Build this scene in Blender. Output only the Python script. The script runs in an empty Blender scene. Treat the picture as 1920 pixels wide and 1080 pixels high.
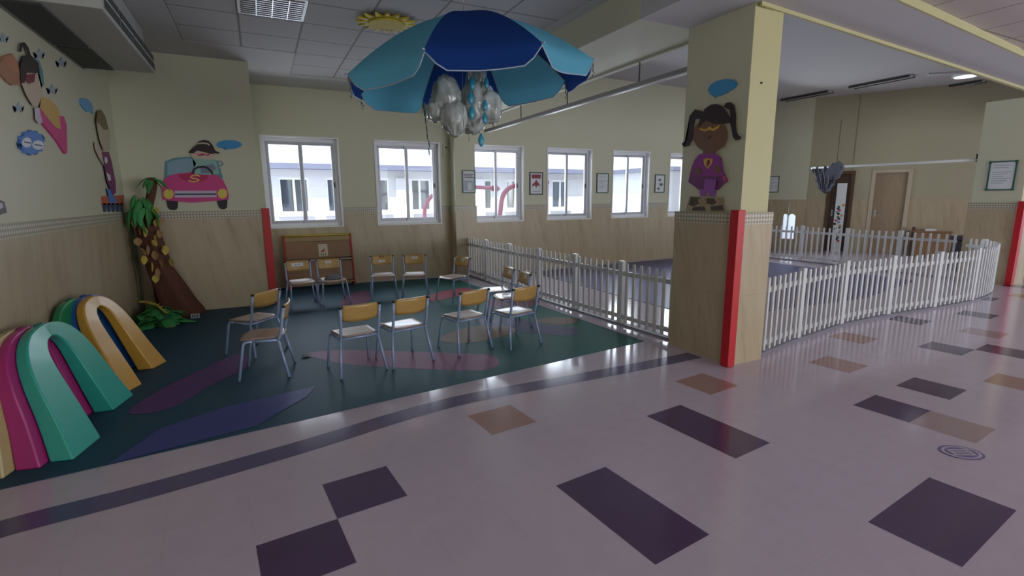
import bpy, bmesh, math, random
from mathutils import Vector, Matrix, noise
random.seed(7)
S = bpy.context.scene
C = S.collection
PI = math.pi

# ------------------------------------------------------------------ camera
F, YAW, PITCH, ROLL = 930.81, 0.464684, -0.179304, -0.007662
fw = Vector((math.sin(YAW)*math.cos(PITCH), math.cos(YAW)*math.cos(PITCH), math.sin(PITCH)))
rt = Vector((math.cos(YAW), -math.sin(YAW), 0)); up = rt.cross(fw)
r2 = math.cos(ROLL)*rt + math.sin(ROLL)*up
u2 = -math.sin(ROLL)*rt + math.cos(ROLL)*up
cd = bpy.data.cameras.new('camera'); cam = bpy.data.objects.new('camera', cd); C.objects.link(cam)
cd.sensor_width = 36; cd.lens = 36*F/1920; cd.clip_start = 0.05; cd.clip_end = 200
cam.matrix_world = Matrix(((r2.x,u2.x,-fw.x,0),(r2.y,u2.y,-fw.y,0),(r2.z,u2.z,-fw.z,1.5),(0,0,0,1)))
S.camera = cam

# ------------------------------------------------------------------ world, sun, daylight, exposure
w = bpy.data.worlds.new('world'); S.world = w; w.use_nodes = True
bg = w.node_tree.nodes['Background']
bg.inputs['Color'].default_value = (0.72, 0.83, 1.0, 1); bg.inputs['Strength'].default_value = 2.6
sd = bpy.data.lights.new('sun', 'SUN'); sd.energy = 8.0; sd.angle = 0.01; sd.color = (1, 0.97, 0.93)
sun = bpy.data.objects.new('sun', sd); C.objects.link(sun)
sun.rotation_euler = Vector((0.22, 0.42, -0.88)).to_track_quat('-Z', 'Y').to_euler()

def area(name, loc, aim, sx, sy, power, col):
    d = bpy.data.lights.new(name, 'AREA'); d.shape = 'RECTANGLE'; d.size = sx; d.size_y = sy
    d.energy = power; d.color = col
    o = bpy.data.objects.new(name, d); C.objects.link(o); o.location = loc
    o.rotation_euler = (Vector(aim)-Vector(loc)).to_track_quat('-Z', 'Y').to_euler()
    return o
area('fill_behind', (8.5, -5.6, 1.7), (5.0, 4, 1.5), 7.0, 2.6, 250, (0.96, 0.97, 1.0))   # added main fill, standing in for unseen daylight behind the camera
area('fill_right', (15.5, -1.0, 1.8), (4, 3, 1.2), 4.0, 2.6, 30, (1.0, 0.97, 0.88))        # added fill from the right, in place of unseen daylight
area('fill_left', (-1.3, -3.5, 1.7), (2.5, 6, 1.2), 2.6, 2.2, 58, (1.0, 0.97, 0.90))     # added fill to brighten the corner wall and the column's left face
for wx, ww in ((0.715, 1.2), (2.55, 1.2), (4.4, 1.14), (6.125, 1.14), (7.82, 1.08), (9.57, 1.14), (11.75, 1.1)):   # sky light in front of each window pane, from outside
    area('daylight_window', (wx, 9.80, 1.95), (wx, 6.0, 0.9), ww, 1.5, (150 if wx > 11 else 48) if wx > 3.5 else 30, (0.84, 0.91, 1.0))  # the last, strongest lamp is added to brighten the hallway wall
S.view_settings.view_transform = 'Standard'; S.view_settings.look = 'None'
S.view_settings.exposure = 0.0; S.view_settings.gamma = 1.0; S.view_settings.use_curve_mapping = False

# ------------------------------------------------------------------ materials
MATS = {}
def mat(name, col, rough=0.6, metal=0.0, spec=0.5, coat=0.0, emit=None):
    if name in MATS: return MATS[name]
    m = bpy.data.materials.new(name); m.use_nodes = True
    b = m.node_tree.nodes['Principled BSDF']
    b.inputs['Base Color'].default_value = (*col, 1); b.inputs['Roughness'].default_value = rough
    b.inputs['Metallic'].default_value = metal; b.inputs['Specular IOR Level'].default_value = spec
    b.inputs['Coat Weight'].default_value = coat; b.inputs['Coat Roughness'].default_value = 0.08
    if emit:
        b.inputs['Emission Color'].default_value = (*col, 1); b.inputs['Emission Strength'].default_value = emit
    MATS[name] = m
    return m
class NT:
    def __init__(s, m): s.t = m.node_tree; s.b = s.t.nodes['Principled BSDF']
    def n(s, typ, **kw):
        x = s.t.nodes.new(typ)
        for k, v in kw.items(): setattr(x, k, v)
        return x
    def l(s, a, b): s.t.links.new(a, b)
    def math(s, op, a, b=None, c=None):
        x = s.n('ShaderNodeMath', operation=op)
        for i, v in enumerate((a, b, c)):
            if v is None: continue
            if isinstance(v, (int, float)): x.inputs[i].default_value = v
            else: s.l(v, x.inputs[i])
        return x.outputs[0]
    def pos(s):
        g = s.n('ShaderNodeNewGeometry'); x = s.n('ShaderNodeSeparateXYZ'); s.l(g.outputs['Position'], x.inputs[0])
        return x.outputs[0], x.outputs[1], x.outputs[2]
    def comb(s, a, b, c):
        x = s.n('ShaderNodeCombineXYZ')
        for i, v in enumerate((a, b, c)):
            if isinstance(v, (int, float)): x.inputs[i].default_value = v
            else: s.l(v, x.inputs[i])
        return x.outputs[0]
    def noise(s, vec, scale, detail=3, rough=0.5):
        x = s.n('ShaderNodeTexNoise'); s.l(vec, x.inputs['Vector'])
        x.inputs['Scale'].default_value = scale; x.inputs['Detail'].default_value = detail; x.inputs['Roughness'].default_value = rough
        return x.outputs['Fac']
    def ramp(s, fac, stops):
        x = s.n('ShaderNodeValToRGB'); s.l(fac, x.inputs[0]); e = x.color_ramp.elements
        while len(e) < len(stops): e.new(0.5)
        for i, (p, c) in enumerate(stops): e[i].position = p; e[i].color = (*c, 1)
        return x.outputs[0]
    def mix(s, fac, a, b):
        x = s.n('ShaderNodeMix', data_type='RGBA')
        if isinstance(fac, (int, float)): x.inputs[0].default_value = fac
        else: s.l(fac, x.inputs[0])
        for i, v in ((6, a), (7, b)):
            if isinstance(v, tuple): x.inputs[i].default_value = (*v, 1)
            else: s.l(v, x.inputs[i])
        return x.outputs[2]
    def base(s, c): s.l(c, s.b.inputs['Base Color'])

M_paint = mat('cream_wall_paint', (0.62, 0.60, 0.47), 0.55)
t = NT(M_paint); x, y, z = t.pos()
t.base(t.mix(t.noise(t.comb(x, y, z), 1.3, 2), (0.60, 0.585, 0.42), (0.64, 0.625, 0.46)))
M_yellow = mat('yellow_column_paint', (0.53, 0.49, 0.25), 0.5)
M_edge = mat('greenish_edge_paint', (0.52, 0.52, 0.40), 0.6)
M_hall = mat('shaded_hallway_paint', (0.44, 0.40, 0.265), 0.6)  # wall paint darkened to put the hallway's shade into the colour
M_ceil = mat('ceiling_plaster', (0.56, 0.545, 0.54), 0.8)
M_white = mat('white_paint', (0.84, 0.84, 0.84), 0.4)

M_wain = mat('travertine_wall_tile', (0.42, 0.36, 0.27), 0.35)
t = NT(M_wain); x, y, z = t.pos()
s_ = t.math('SUBTRACT', x, y)
sl = t.math('ADD', s_, t.math('MULTIPLY', z, 0.20))
f1 = t.noise(t.comb(sl, t.math('MULTIPLY', z, 0.10), 0.0), 7.0, 4, 0.6)
f2 = t.noise(t.comb(sl, t.math('MULTIPLY', z, 0.16), 3.0), 24.0, 2, 0.5)
f = t.math('ADD', t.math('MULTIPLY', f1, 0.75), t.math('MULTIPLY', f2, 0.25))
c1 = t.ramp(f, [(0.28, (0.36, 0.275, 0.165)), (0.45, (0.47, 0.375, 0.24)), (0.62, (0.52, 0.43, 0.285)), (0.8, (0.57, 0.49, 0.36))])
j = t.math('MINIMUM', t.math('PINGPONG', t.math('SUBTRACT', z, 0.63), 0.63), 1.0)
jl = t.math('LESS_THAN', j, 0.0022)
t.base(t.mix(t.math('MULTIPLY', jl, 0.35), c1, (0.25, 0.2, 0.15)))

M_border = mat('lattice_border_tile', (0.5, 0.45, 0.36), 0.35)
t = NT(M_border); x, y, z = t.pos()
s_ = t.math('ADD', x, y)
k = PI/0.036
a = t.math('SINE', t.math('MULTIPLY', t.math('ADD', s_, z), k)); b = t.math('SINE', t.math('MULTIPLY', t.math('SUBTRACT', s_, z), k))
pr = t.math('MULTIPLY', a, b)
t.base(t.mix(t.math('GREATER_THAN', pr, 0.12), (0.36, 0.31, 0.22), (0.62, 0.59, 0.50)))

def tile_coords(t):
    x, y, z = t.pos()
    u = t.math('ADD', t.math('MULTIPLY', x, 0.9957), t.math('MULTIPLY', y, 0.0923))
    v = t.math('ADD', t.math('MULTIPLY', x, -0.0923), t.math('MULTIPLY', y, 0.9957))
    return x, y, u, v
def floor_mat(name, c, rough):
    m = mat(name, c, rough, spec=0.5)
    t = NT(m); x, y, u, v = tile_coords(t)
    pu = t.math('PINGPONG', t.math('SUBTRACT', u, 0.415), 0.174); pv = t.math('PINGPONG', t.math('SUBTRACT', v, 1.575), 0.1705)
    g = t.math('LESS_THAN', t.math('MINIMUM', pu, pv), 0.0014)
    n = t.noise(t.comb(x, y, 0.0), 9, 3)
    d = t.mix(n, tuple(q*0.93 for q in c), tuple(min(1, q*1.06) for q in c))
    t.base(t.mix(t.math('MULTIPLY', g, 0.22), d, tuple(q*0.6 for q in c)))
    return m
M_tile = floor_mat('pale_pink_floor_tile', (0.58, 0.49, 0.585), 0.13)
M_tile_purple = floor_mat('purple_floor_tile', (0.105, 0.065, 0.135), 0.13)
M_tile_salmon = floor_mat('salmon_floor_tile', (0.40, 0.235, 0.215), 0.13)
M_tile_pale = floor_mat('pale_salmon_floor_tile', (0.41, 0.30, 0.32), 0.13)
M_tile_orange = floor_mat('ochre_floor_tile', (0.42, 0.25, 0.10), 0.13)
M_stripe = mat('purple_floor_stripe', (0.125, 0.10, 0.21), 0.14)

def vinyl(name, c, rough=0.5):
    m = mat(name, c, rough, spec=0.12)
    t = NT(m); x, y, z = t.pos()
    n = t.noise(t.comb(x, y, z), 22, 3)
    t.base(t.mix(n, tuple(q*0.88 for q in c), tuple(q*1.1 for q in c)))
    return m
M_mat = mat('teal_vinyl_mat', (0.06, 0.15, 0.145), 0.55, spec=0.12)
t = NT(M_mat); x, y, z = t.pos()
n1 = t.noise(t.comb(x, y, 0.0), 0.45, 1); n2 = t.noise(t.comb(x, y, 0.0), 25, 3)
sx_ = t.math('MULTIPLY_ADD', t.math('ADD', x, t.math('MULTIPLY', y, -0.12)), 0.26, 0.17)
cc = t.ramp(t.math('ADD', sx_, t.math('MULTIPLY', t.math('SUBTRACT', n1, 0.5), 0.4)), [(0.12, (0.032, 0.085, 0.135)), (0.75, (0.026, 0.145, 0.12))])
t.base(t.mix(t.math('MULTIPLY', n2, 0.25), cc, (0.02, 0.07, 0.08)))
V = {k: vinyl('vinyl_'+k, c) for k, c in dict(magenta=(0.21, 0.05, 0.135), navy=(0.032, 0.032, 0.115), brown=(0.19, 0.12, 0.07), darkred=(0.17, 0.04, 0.06), red=(0.36, 0.06, 0.09), plum=(0.16, 0.05, 0.10), violet=(0.13, 0.06, 0.20), blue=(0.075, 0.085, 0.27)).items()}
M_pool = vinyl('slate_purple_vinyl', (0.10, 0.10, 0.21), 0.35)

M_grid = mat('ceiling_grid_panel', (0.6, 0.58, 0.57), 0.8)
def grid_mat(name, x0, y0, p, c, lc, yl=True):
    m = mat(name, c, 0.8); t = NT(m); x, y, z = t.pos()
    px = t.math('PINGPONG', t.math('SUBTRACT', x, x0), p/2); py = t.math('PINGPONG', t.math('SUBTRACT', y, y0), p/2)
    g = t.math('LESS_THAN', t.math('MINIMUM', px, py) if yl else px, 0.011)
    n = t.noise(t.comb(x, y, z), 60, 2)
    t.base(t.mix(g, t.mix(n, tuple(q*0.93 for q in c), tuple(q*1.05 for q in c)), lc))
    return m
M_grid = grid_mat('ceiling_grid_panel_grey', -0.63, 7.24, 0.605, (0.50, 0.485, 0.485), (0.21, 0.20, 0.20))
M_grid2 = grid_mat('ceiling_grid_panel_warm', 5.34, 2.62, 0.61, (0.56, 0.50, 0.46), (0.28, 0.24, 0.21))

M_plastic_w = mat('white_pvc', (0.62, 0.62, 0.62), 0.35)
M_alu = mat('grey_aluminium', (0.46, 0.46, 0.50), 0.35, 0.2)
M_alu_w = mat('white_aluminium', (0.80, 0.80, 0.81), 0.35)
M_frame = mat('blue_grey_steel_tube', (0.33, 0.42, 0.64), 0.3, 0.1, coat=0.4)
M_cap = mat('black_rubber', (0.012, 0.012, 0.014), 0.6)
def wood(name, c, rough, sc=14, ax=0):
    m = mat(name, c, rough, coat=0.25); t = NT(m)
    tc = t.n('ShaderNodeTexCoord'); sp = t.n('ShaderNodeSeparateXYZ'); t.l(tc.outputs['Object'], sp.inputs[0])
    o = sp.outputs
    vec = t.comb(t.math('MULTIPLY', o[0], 0.12), o[1], o[2]) if ax == 0 else t.comb(o[0], o[1], t.math('MULTIPLY', o[2], 0.1))
    n = t.noise(vec, sc*3, 4, 0.6)
    t.base(t.mix(n, tuple(q*0.72 for q in c), tuple(min(1, q*1.22) for q in c)))
    return m
M_back = wood('amber_beech_plywood', (0.54, 0.33, 0.10), 0.32)
M_seat = wood('worn_pinkish_plywood', (0.42, 0.28, 0.215), 0.36)
M_rackwood = wood('brown_plywood_panel', (0.30, 0.16, 0.075), 0.4)
M_red = mat('red_corner_guard', (0.55, 0.012, 0.02), 0.4)
M_door = wood('tan_door_veneer', (0.36, 0.26, 0.16), 0.45, 10, 2)
M_doorframe = mat('cream_door_frame', (0.52, 0.44, 0.32), 0.5)
M_darkwood = wood('dark_brown_door_wood', (0.10, 0.05, 0.025), 0.4, 10, 2)
M_black = mat('matt_black', (0.02, 0.02, 0.022), 0.5)
M_dgrey = mat('dark_grille', (0.045, 0.045, 0.043), 0.6)
M_acbody = mat('offwhite_metal_casing', (0.42, 0.42, 0.39), 0.45)
M_chrome = mat('bright_louvre_aluminium', (0.5, 0.5, 0.52), 0.3, 0.8)
M_paper = mat('white_paper', (0.75, 0.77, 0.78), 0.6)
M_ink = mat('dark_ink', (0.06, 0.06, 0.07), 0.6)
M_greyink = mat('pale_print_ink', (0.42, 0.45, 0.50), 0.6)
M_greenframe = mat('dark_green_frame', (0.03, 0.12, 0.10), 0.4)
M_glass = bpy.data.materials.new('window_glass'); M_glass.use_nodes = True
nt = M_glass.node_tree; nt.nodes.clear()
o_ = nt.nodes.new('ShaderNodeOutputMaterial'); mx = nt.nodes.new('ShaderNodeMixShader'); tr = nt.nodes.new('ShaderNodeBsdfTransparent'); gl = nt.nodes.new('ShaderNodeBsdfGlossy'); fr = nt.nodes.new('ShaderNodeFresnel')
fr.inputs['IOR'].default_value = 1.25; gl.inputs['Roughness'].default_value = 0.02; tr.inputs['Color'].default_value = (0.95, 0.97, 0.98, 1)
nt.links.new(fr.outputs[0], mx.inputs[0]); nt.links.new(tr.outputs[0], mx.inputs[1]); nt.links.new(gl.outputs[0], mx.inputs[2]); nt.links.new(mx.outputs[0], o_.inputs[0])

MC = dict(m_blue=(0.06, 0.32, 0.62), m_blue2=(0.14, 0.38, 0.62), m_plum=(0.19, 0.04, 0.17), m_plum2=(0.20, 0.03, 0.13), m_pink=(0.62, 0.05, 0.22), m_violet=(0.32, 0.09, 0.42), m_purple=(0.30, 0.04, 0.30), m_brownskin=(0.20, 0.10, 0.055), m_yellow=(0.72, 0.42, 0.07), m_hair=(0.032, 0.014, 0.014), m_gold=(0.66, 0.38, 0.05), m_cream=(0.40, 0.33, 0.20), m_darkbrown=(0.075, 0.05, 0.03), m_tan=(0.36, 0.27, 0.15), m_black=(0.02, 0.018, 0.024), m_teal=(0.12, 0.30, 0.33), m_glassblue=(0.26, 0.40, 0.47), m_raspberry=(0.66, 0.06, 0.25), m_crimson=(0.50, 0.02, 0.11), m_tanyellow=(0.80, 0.48, 0.16), m_lampyellow=(0.75, 0.60, 0.10), m_lilac=(0.60, 0.52, 0.62), m_navyline=(0.05, 0.05, 0.13), m_mint=(0.28, 0.50, 0.42), m_slate=(0.20, 0.23, 0.33), m_skin=(0.62, 0.50, 0.38), m_skin2=(0.55, 0.45, 0.32), m_mustard=(0.66, 0.42, 0.12), m_rust=(0.42, 0.20, 0.11), m_terracotta=(0.52, 0.22, 0.12), m_darkred=(0.22, 0.02, 0.05), m_royal=(0.08, 0.22, 0.62), m_white=(0.75, 0.75, 0.75), m_slateblue=(0.34, 0.43, 0.47), m_olivebrown=(0.22, 0.16, 0.07), m_brickred=(0.50, 0.13, 0.07), m_inkblue=(0.04, 0.06, 0.12), m_greybrown=(0.12, 0.11, 0.10))
def mm(k): return mat('cutout_'+k[2:], MC[k], 0.55)

# ------------------------------------------------------------------ mesh helpers
def obj(name, bm, mats, parent=None, smooth=False, bevel=0.0, seg=2, kind=None, loc=None):
    me = bpy.data.meshes.new(name)
    bmesh.ops.recalc_face_normals(bm, faces=bm.faces)
    bm.to_mesh(me); bm.free()
    for m in (mats if isinstance(mats, (list, tuple)) else [mats]): me.materials.append(m)
    o = bpy.data.objects.new(name, me); C.objects.link(o)
    if parent: o.parent = parent
    if loc: o.location = loc
    if smooth:
        for p in me.polygons: p.use_smooth = True
    if bevel:
        b = o.modifiers.new('bevel', 'BEVEL'); b.width = bevel; b.segments = seg; b.limit_method = 'ANGLE'; b.angle_limit = 0.6; b.harden_normals = True
        for p in me.polygons: p.use_smooth = True
    if kind: o['kind'] = kind
    return o
def thing(name, label, cat, loc=(0, 0, 0), rz=0.0, group=None):
    o = bpy.data.objects.new(name, None); C.objects.link(o); o.empty_display_size = 0.1
    o.location = loc; o.rotation_euler = (0, 0, rz); o['label'] = label; o['category'] = cat
    if group: o['group'] = group
    return o
def tag(o, label, cat, group=None):
    o['label'] = label; o['category'] = cat
    if group: o['group'] = group
    return o
def struct(o): o['kind'] = 'structure'; return o
def sthing(name, loc=(0, 0, 0)):
    o = bpy.data.objects.new(name, None); C.objects.link(o); o.empty_display_size = 0.1; o.location = loc; o['kind'] = 'structure'
    return o
def B(): return bmesh.new()
def box(bm, x0, x1, y0, y1, z0, z1, mi=0):
    v = [bm.verts.new(p) for p in ((x0,y0,z0),(x1,y0,z0),(x1,y1,z0),(x0,y1,z0),(x0,y0,z1),(x1,y0,z1),(x1,y1,z1),(x0,y1,z1))]
    for q in ((0,3,2,1),(4,5,6,7),(0,1,5,4),(1,2,6,5),(2,3,7,6),(3,0,4,7)):
        f = bm.faces.new([v[i] for i in q]); f.material_index = mi
    return bm
def boxbm(*a): return box(B(), *a)
def poly(bm, pts, mi=0):
    f = bm.faces.new([bm.verts.new(p) for p in pts]); f.material_index = mi
    return f
def prism(bm, pts, d, mi=0):
    """solid from a planar outline pushed along the vector d"""
    d = Vector(d); a = [bm.verts.new(Vector(p)) for p in pts]; b = [bm.verts.new(Vector(p)+d) for p in pts]
    n = len(pts); fs = [bm.faces.new(a[::-1]), bm.faces.new(b)]
    for i in range(n): fs.append(bm.faces.new((a[i], a[(i+1) % n], b[(i+1) % n], b[i])))
    for f in fs: f.material_index = mi
    return bm
def tube(bm, pts, r, n=10, cap=True, mi=0, closed=False):
    P = [Vector(p) for p in pts]; rs = r if isinstance(r, (list, tuple)) else [r]*len(P)
    rings = []; prev = None
    for i, p in enumerate(P):
        if closed: d = P[(i+1) % len(P)]-P[i-1]
        else: d = P[min(i+1, len(P)-1)]-P[max(i-1, 0)]
        d.normalize()
        if prev is None:
            a = Vector((0, 0, 1)) if abs(d.z) < 0.9 else Vector((1, 0, 0)); u = d.cross(a).normalized()
        else:
            u = (prev-d*prev.dot(d)).normalized()
        prev = u; vv = d.cross(u)
        rings.append([bm.verts.new(p+rs[i]*(math.cos(2*PI*k/n)*u+math.sin(2*PI*k/n)*vv)) for k in range(n)])
    m = len(rings)
    for i in range(m if closed else m-1):
        A, D = rings[i], rings[(i+1) % m]
        for k in range(n):
            f = bm.faces.new((A[k], A[(k+1) % n], D[(k+1) % n], D[k])); f.material_index = mi
    if cap and not closed:
        bm.faces.new(rings[0][::-1]).material_index = mi; bm.faces.new(rings[-1]).material_index = mi
    return bm
def tubebm(*a, **k): return tube(B(), *a, **k)
def arcpts(pts, rad=0.03, n=5):
    """round the corners of a polyline"""
    P = [Vector(p) for p in pts]; out = [P[0]]
    for i in range(1, len(P)-1):
        a = (P[i-1]-P[i]); b = (P[i+1]-P[i]); r = min(rad, a.length*0.45, b.length*0.45)
        a = P[i]+a.normalized()*r; b = P[i]+b.normalized()*r
        for k in range(n+1):
            t = k/n; out.append(a*(1-t)**2+P[i]*2*t*(1-t)+b*t*t)
    return out+[P[-1]]
def sphere(bm, c, rx, ry=None, rz=None, nu=12, nv=8, mi=0):
    ry = ry or rx; rz = rz or rx
    rings = []
    for j in range(1, nv):
        th = PI*j/nv
        rings.append([bm.verts.new((c[0]+rx*math.sin(th)*math.cos(2*PI*k/nu), c[1]+ry*math.sin(th)*math.sin(2*PI*k/nu), c[2]+rz*math.cos(th))) for k in range(nu)])
    tp = bm.verts.new((c[0], c[1], c[2]+rz)); bt = bm.verts.new((c[0], c[1], c[2]-rz))
    for k in range(nu):
        bm.faces.new((tp, rings[0][k], rings[0][(k+1) % nu])).material_index = mi; bm.faces.new((bt, rings[-1][(k+1) % nu], rings[-1][k])).material_index = mi
        for a, b in zip(rings, rings[1:]): bm.faces.new((a[k], b[k], b[(k+1) % nu], a[(k+1) % nu])).material_index = mi
    return bm
def holes_wall(bm, axis, u0, u1, z0, z1, v0, v1, holes, mi=0):
    """slab along x (axis 'x', thickness in y) or y, with rectangular openings"""
    us = sorted({u0, u1, *[min(max(h[i], u0), u1) for h in holes for i in (0, 1)]}); zs = sorted({z0, z1, *[min(max(h[i], z0), z1) for h in holes for i in (2, 3)]})
    for ua, ub in zip(us, us[1:]):
        for za, zb in zip(zs, zs[1:]):
            cu, cz = (ua+ub)/2, (za+zb)/2
            if any(h[0] < cu < h[1] and h[2] < cz < h[3] for h in holes): continue
            if axis == 'x': box(bm, ua, ub, v0, v1, za, zb, mi)
            else: box(bm, v0, v1, ua, ub, za, zb, mi)
def text(name, body, size, m, parent, mw, depth=0.0006):
    cu = bpy.data.curves.new(name, 'FONT'); cu.body = body; cu.size = size; cu.extrude = depth; cu.align_x = 'CENTER'; cu.align_y = 'CENTER'
    tmp = bpy.data.objects.new(name+'_tmp', cu); C.objects.link(tmp)
    dg = bpy.context.evaluated_depsgraph_get(); me = bpy.data.meshes.new_from_object(tmp.evaluated_get(dg))
    bpy.data.objects.remove(tmp)
    me.materials.clear(); me.materials.append(m); me.transform(mw)
    o = bpy.data.objects.new(name, me); C.objects.link(o); o.parent = parent
    return o

# ------------------------------------------------------------------ the setting
CU, CV = 0.9957, 0.0923                                   # the floor tiles lie five degrees off the walls
def uv2xy(u, v): return (CU*u-CV*v, CV*u+CU*v)
PU, PV = 0.348, 0.341
bm = B()
poly(bm, [(-1.8, -7, 0), (20, -7, 0), (20, 13, 0), (-1.8, 13, 0)])
tiles = [(6,2,1),(6,1,1),(8,3,2),(12,0,1),(10,0,1),(10,-1,3),(16,1,1),(17,0,1),(19,1,3),(22,2,1),(12,2,2),(15,3,2),(14,-1,2),(19,3,1),(3,4,2),(0,3,1),(-1,2,1),(3,1,1),(3,0,1),(6,-2,1),(7,-2,1),(28,2,4),(30,1,2),(26,3,1),(24,0,2),(31,3,1),(1,-2,2),(12,-4,1),(18,-2,2)]
for iu, iv, mi in tiles:
    u0 = 0.415+iu*PU; v1 = 1.575+iv*PV
    poly(bm, [(*uv2xy(a, b), 0.0006) for a, b in ((u0, v1-PV), (u0+PU, v1-PV), (u0+PU, v1), (u0, v1))], mi)
# curved purple stripe laid into the tiles
cl = [(-1.52,2.80),(-1.2,2.93),(-0.7,2.985),(-0.06,3.09),(0.35,3.175),(0.65,3.25),(1.0,3.315),(1.35,3.345),(1.85,3.335),(2.6,3.31),(3.2,3.305),(3.62,3.31)]
pts = []
for i in range(len(cl)-1):
    p0, p1, p2, p3 = cl[max(i-1, 0)], cl[i], cl[i+1], cl[min(i+2, len(cl)-1)]
    for k in range(6):
        q = k/6; pts.append(tuple(0.5*((2*p1[j])+(-p0[j]+p2[j])*q+(2*p0[j]-5*p1[j]+4*p2[j]-p3[j])*q*q+(-p0[j]+3*p1[j]-3*p2[j]+p3[j])*q**3) for j in (0, 1)))
pts.append(cl[-1]); L = []; R_ = []
for i, p in enumerate(pts):
    a, b = pts[max(i-1, 0)], pts[min(i+1, len(pts)-1)]; n = Vector((a[1]-b[1], b[0]-a[0])).normalized()*0.088
    L.append((p[0]+n.x, p[1]+n.y, 0.0008)); R_.append((p[0]-n.x, p[1]-n.y, 0.0008))
for i in range(len(pts)-1): poly(bm, [R_[i], R_[i+1], L[i+1], L[i]], 5)
floor = struct(obj('floor', bm, [M_tile, M_tile_purple, M_tile_salmon, M_tile_pale, M_tile_orange, M_stripe]))

# ceiling of the near hall: plaster border with grid panels, and a higher plaster ceiling over the play pool
bm = B()
def ceil_rect(x0, x1, y0, y1, z, mi): box(bm, x0, x1, y0, y1, z, z+0.05, mi)
ceil_rect(-0.63, 2.98, -4.0, 7.24, 3.335, 1); ceil_rect(0.58, 2.98, 7.24, 8.45, 3.335, 1)
ceil_rect(-1.6, -0.63, -7, 9.6, 3.33, 0); ceil_rect(-0.63, 0.58, 7.24, 9.6, 3.33, 0); ceil_rect(0.58, 2.98, 8.45, 9.6, 3.33, 0)
ceil_rect(-0.63, 2.98, -7, -4.0, 3.33, 0); ceil_rect(2.98, 3.3, -7, 9.6, 3.33, 0)
prism(bm, [(3.3,-7,3.10),(20,-7,3.10),(20,3.85,3.10),(3.3,2.33,3.10)], (0,0,0.05), 2)
prism(bm, [(3.3,2.36,4.07),(20,3.9,4.07),(20,13,4.07),(3.3,13,4.07)], (0,0,0.05), 0)
struct(obj('ceiling', bm, [M_ceil, M_grid, M_grid2]))

WIN = [(0.10,1.33),(1.93,3.17),(3.82,4.98),(5.54,6.71),(7.27,8.37),(8.99,10.15),(11.2,12.3)]  # last window is unseen, added to let light onto the hallway wall
WZ0, WZ1 = 1.018, 2.548
WY = 9.353
holes = [(a, b, WZ0, WZ1) for a, b in WIN]
def clad(bm, axis, u0, u1, v, sgn, hs=(), z1=1.36):
    """tiled lower wall with its lattice border, 15 mm proud of the paint"""
    lo, hi = (v-0.015, v) if sgn < 0 else (v, v+0.015)
    holes_wall(bm, axis, u0, u1, 0.0, z1-0.10, lo, hi, hs, 1)
    lo, hi = (v-0.018, v) if sgn < 0 else (v, v+0.018)
    holes_wall(bm, axis, u0, u1, z1-0.10, z1, lo, hi, hs, 2)
WM = [M_paint, M_wain, M_border]
bm = B(); holes_wall(bm, 'x', 0.0, 12.55, 0, 4.12, WY, WY+0.24, holes); clad(bm, 'x', 0.03, 12.55, WY, -1, holes); box(bm, 12.40, 12.55, WY+0.1, 10.7, 0, 4.12)
struct(obj('wall_back', bm, WM))
bm = B(); box(bm, -1.75, -1.517, -7, 9.6, 0, 3.45); clad(bm, 'y', -7, 7.943, -1.517, 1)
struct(obj('wall_left', bm, WM))
bm = B(); box(bm, -1.6, 0.03, 7.943, 9.6, 0, 3.45); clad(bm, 'x', -1.517, 0.03, 7.943, -1); clad(bm, 'y', 7.943, WY, 0.03, 1)
struct(obj('wall_corner', bm, WM))
bm = B(); box(bm, 3.36, 3.765, 9.06, WY, 0, 3.45); clad(bm, 'x', 3.345, 3.78, 9.06, -1); clad(bm, 'y', 9.06, WY, 3.36, -1); clad(bm, 'y', 9.06, WY, 3.765, 1)
struct(obj('wall_pilaster', bm, WM))
# column between mat and play pool, and its twin at the far end of the curved fence
def column(name, x0, x1, y0, y1):
    bm = B(); box(bm, x0, x1, y0, y1, 0, 3.03, 0)
    for f in bm.faces:
        if f.calc_center_median().y < y0+0.01: f.material_index = 3
    e = 0.04
    box(bm, x0-e, x1+e*0.6, y0-e, y1+e*0.5, 0, 1.26, 1); box(bm, x0-e-0.003, x1+e*0.6+0.003, y0-e-0.003, y1+e*0.5+0.003, 1.26, 1.36, 2)
    return struct(obj(name, bm, WM+[M_yellow]))
column('wall_column', 3.70, 4.05, 2.98, 3.68)
column('wall_column_right', 11.14, 11.60, 3.62, 4.27)
# beams: along the play pool and, five degrees off, above the curved fence
bm = B(); box(bm, 3.12, 4.05, 3.68, 9.4, 3.03, 4.1); box(bm, 4.00, 4.07, 3.7, 9.36, 3.01, 3.03, 1)
struct(obj('trim_1', bm, [M_paint, M_edge]))
bm = B()
a0, a1 = (3.12, 2.33), (20.0, 3.88); b1, b0 = (20.0, 4.35), (3.7, 2.955)
prism(bm, [(a0[0], a0[1], 3.03), (a1[0], a1[1], 3.03), (b1[0], b1[1], 3.03), (4.05, 3.0, 3.03), (4.05, 3.68, 3.03), (3.12, 3.68, 3.03)], (0, 0, 1.07))
for f in bm.faces: f.material_index = 0
d = Vector((16.3, 1.395, 0)).normalized(); n = Vector((-d.y, d.x, 0))
q0 = Vector((3.72, 2.957, 3.0)); q1 = q0+d*16
prism(bm, [q0-n*0.02, q1-n*0.09, q1, q0], (0, 0, 0.031), 1)
e0 = Vector((a0[0], a0[1], 3.03)); e1 = Vector((a1[0], a1[1], 3.03)); m_ = (e1-e0).normalized(); mn = Vector((m_.y, -m_.x, 0))
prism(bm, [e0, e1, e1+mn*0.02, e0+mn*0.02], (0, 0, 0.075), 1)
struct(obj('trim_2', bm, [M_ceil, M_yellow]))

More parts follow.
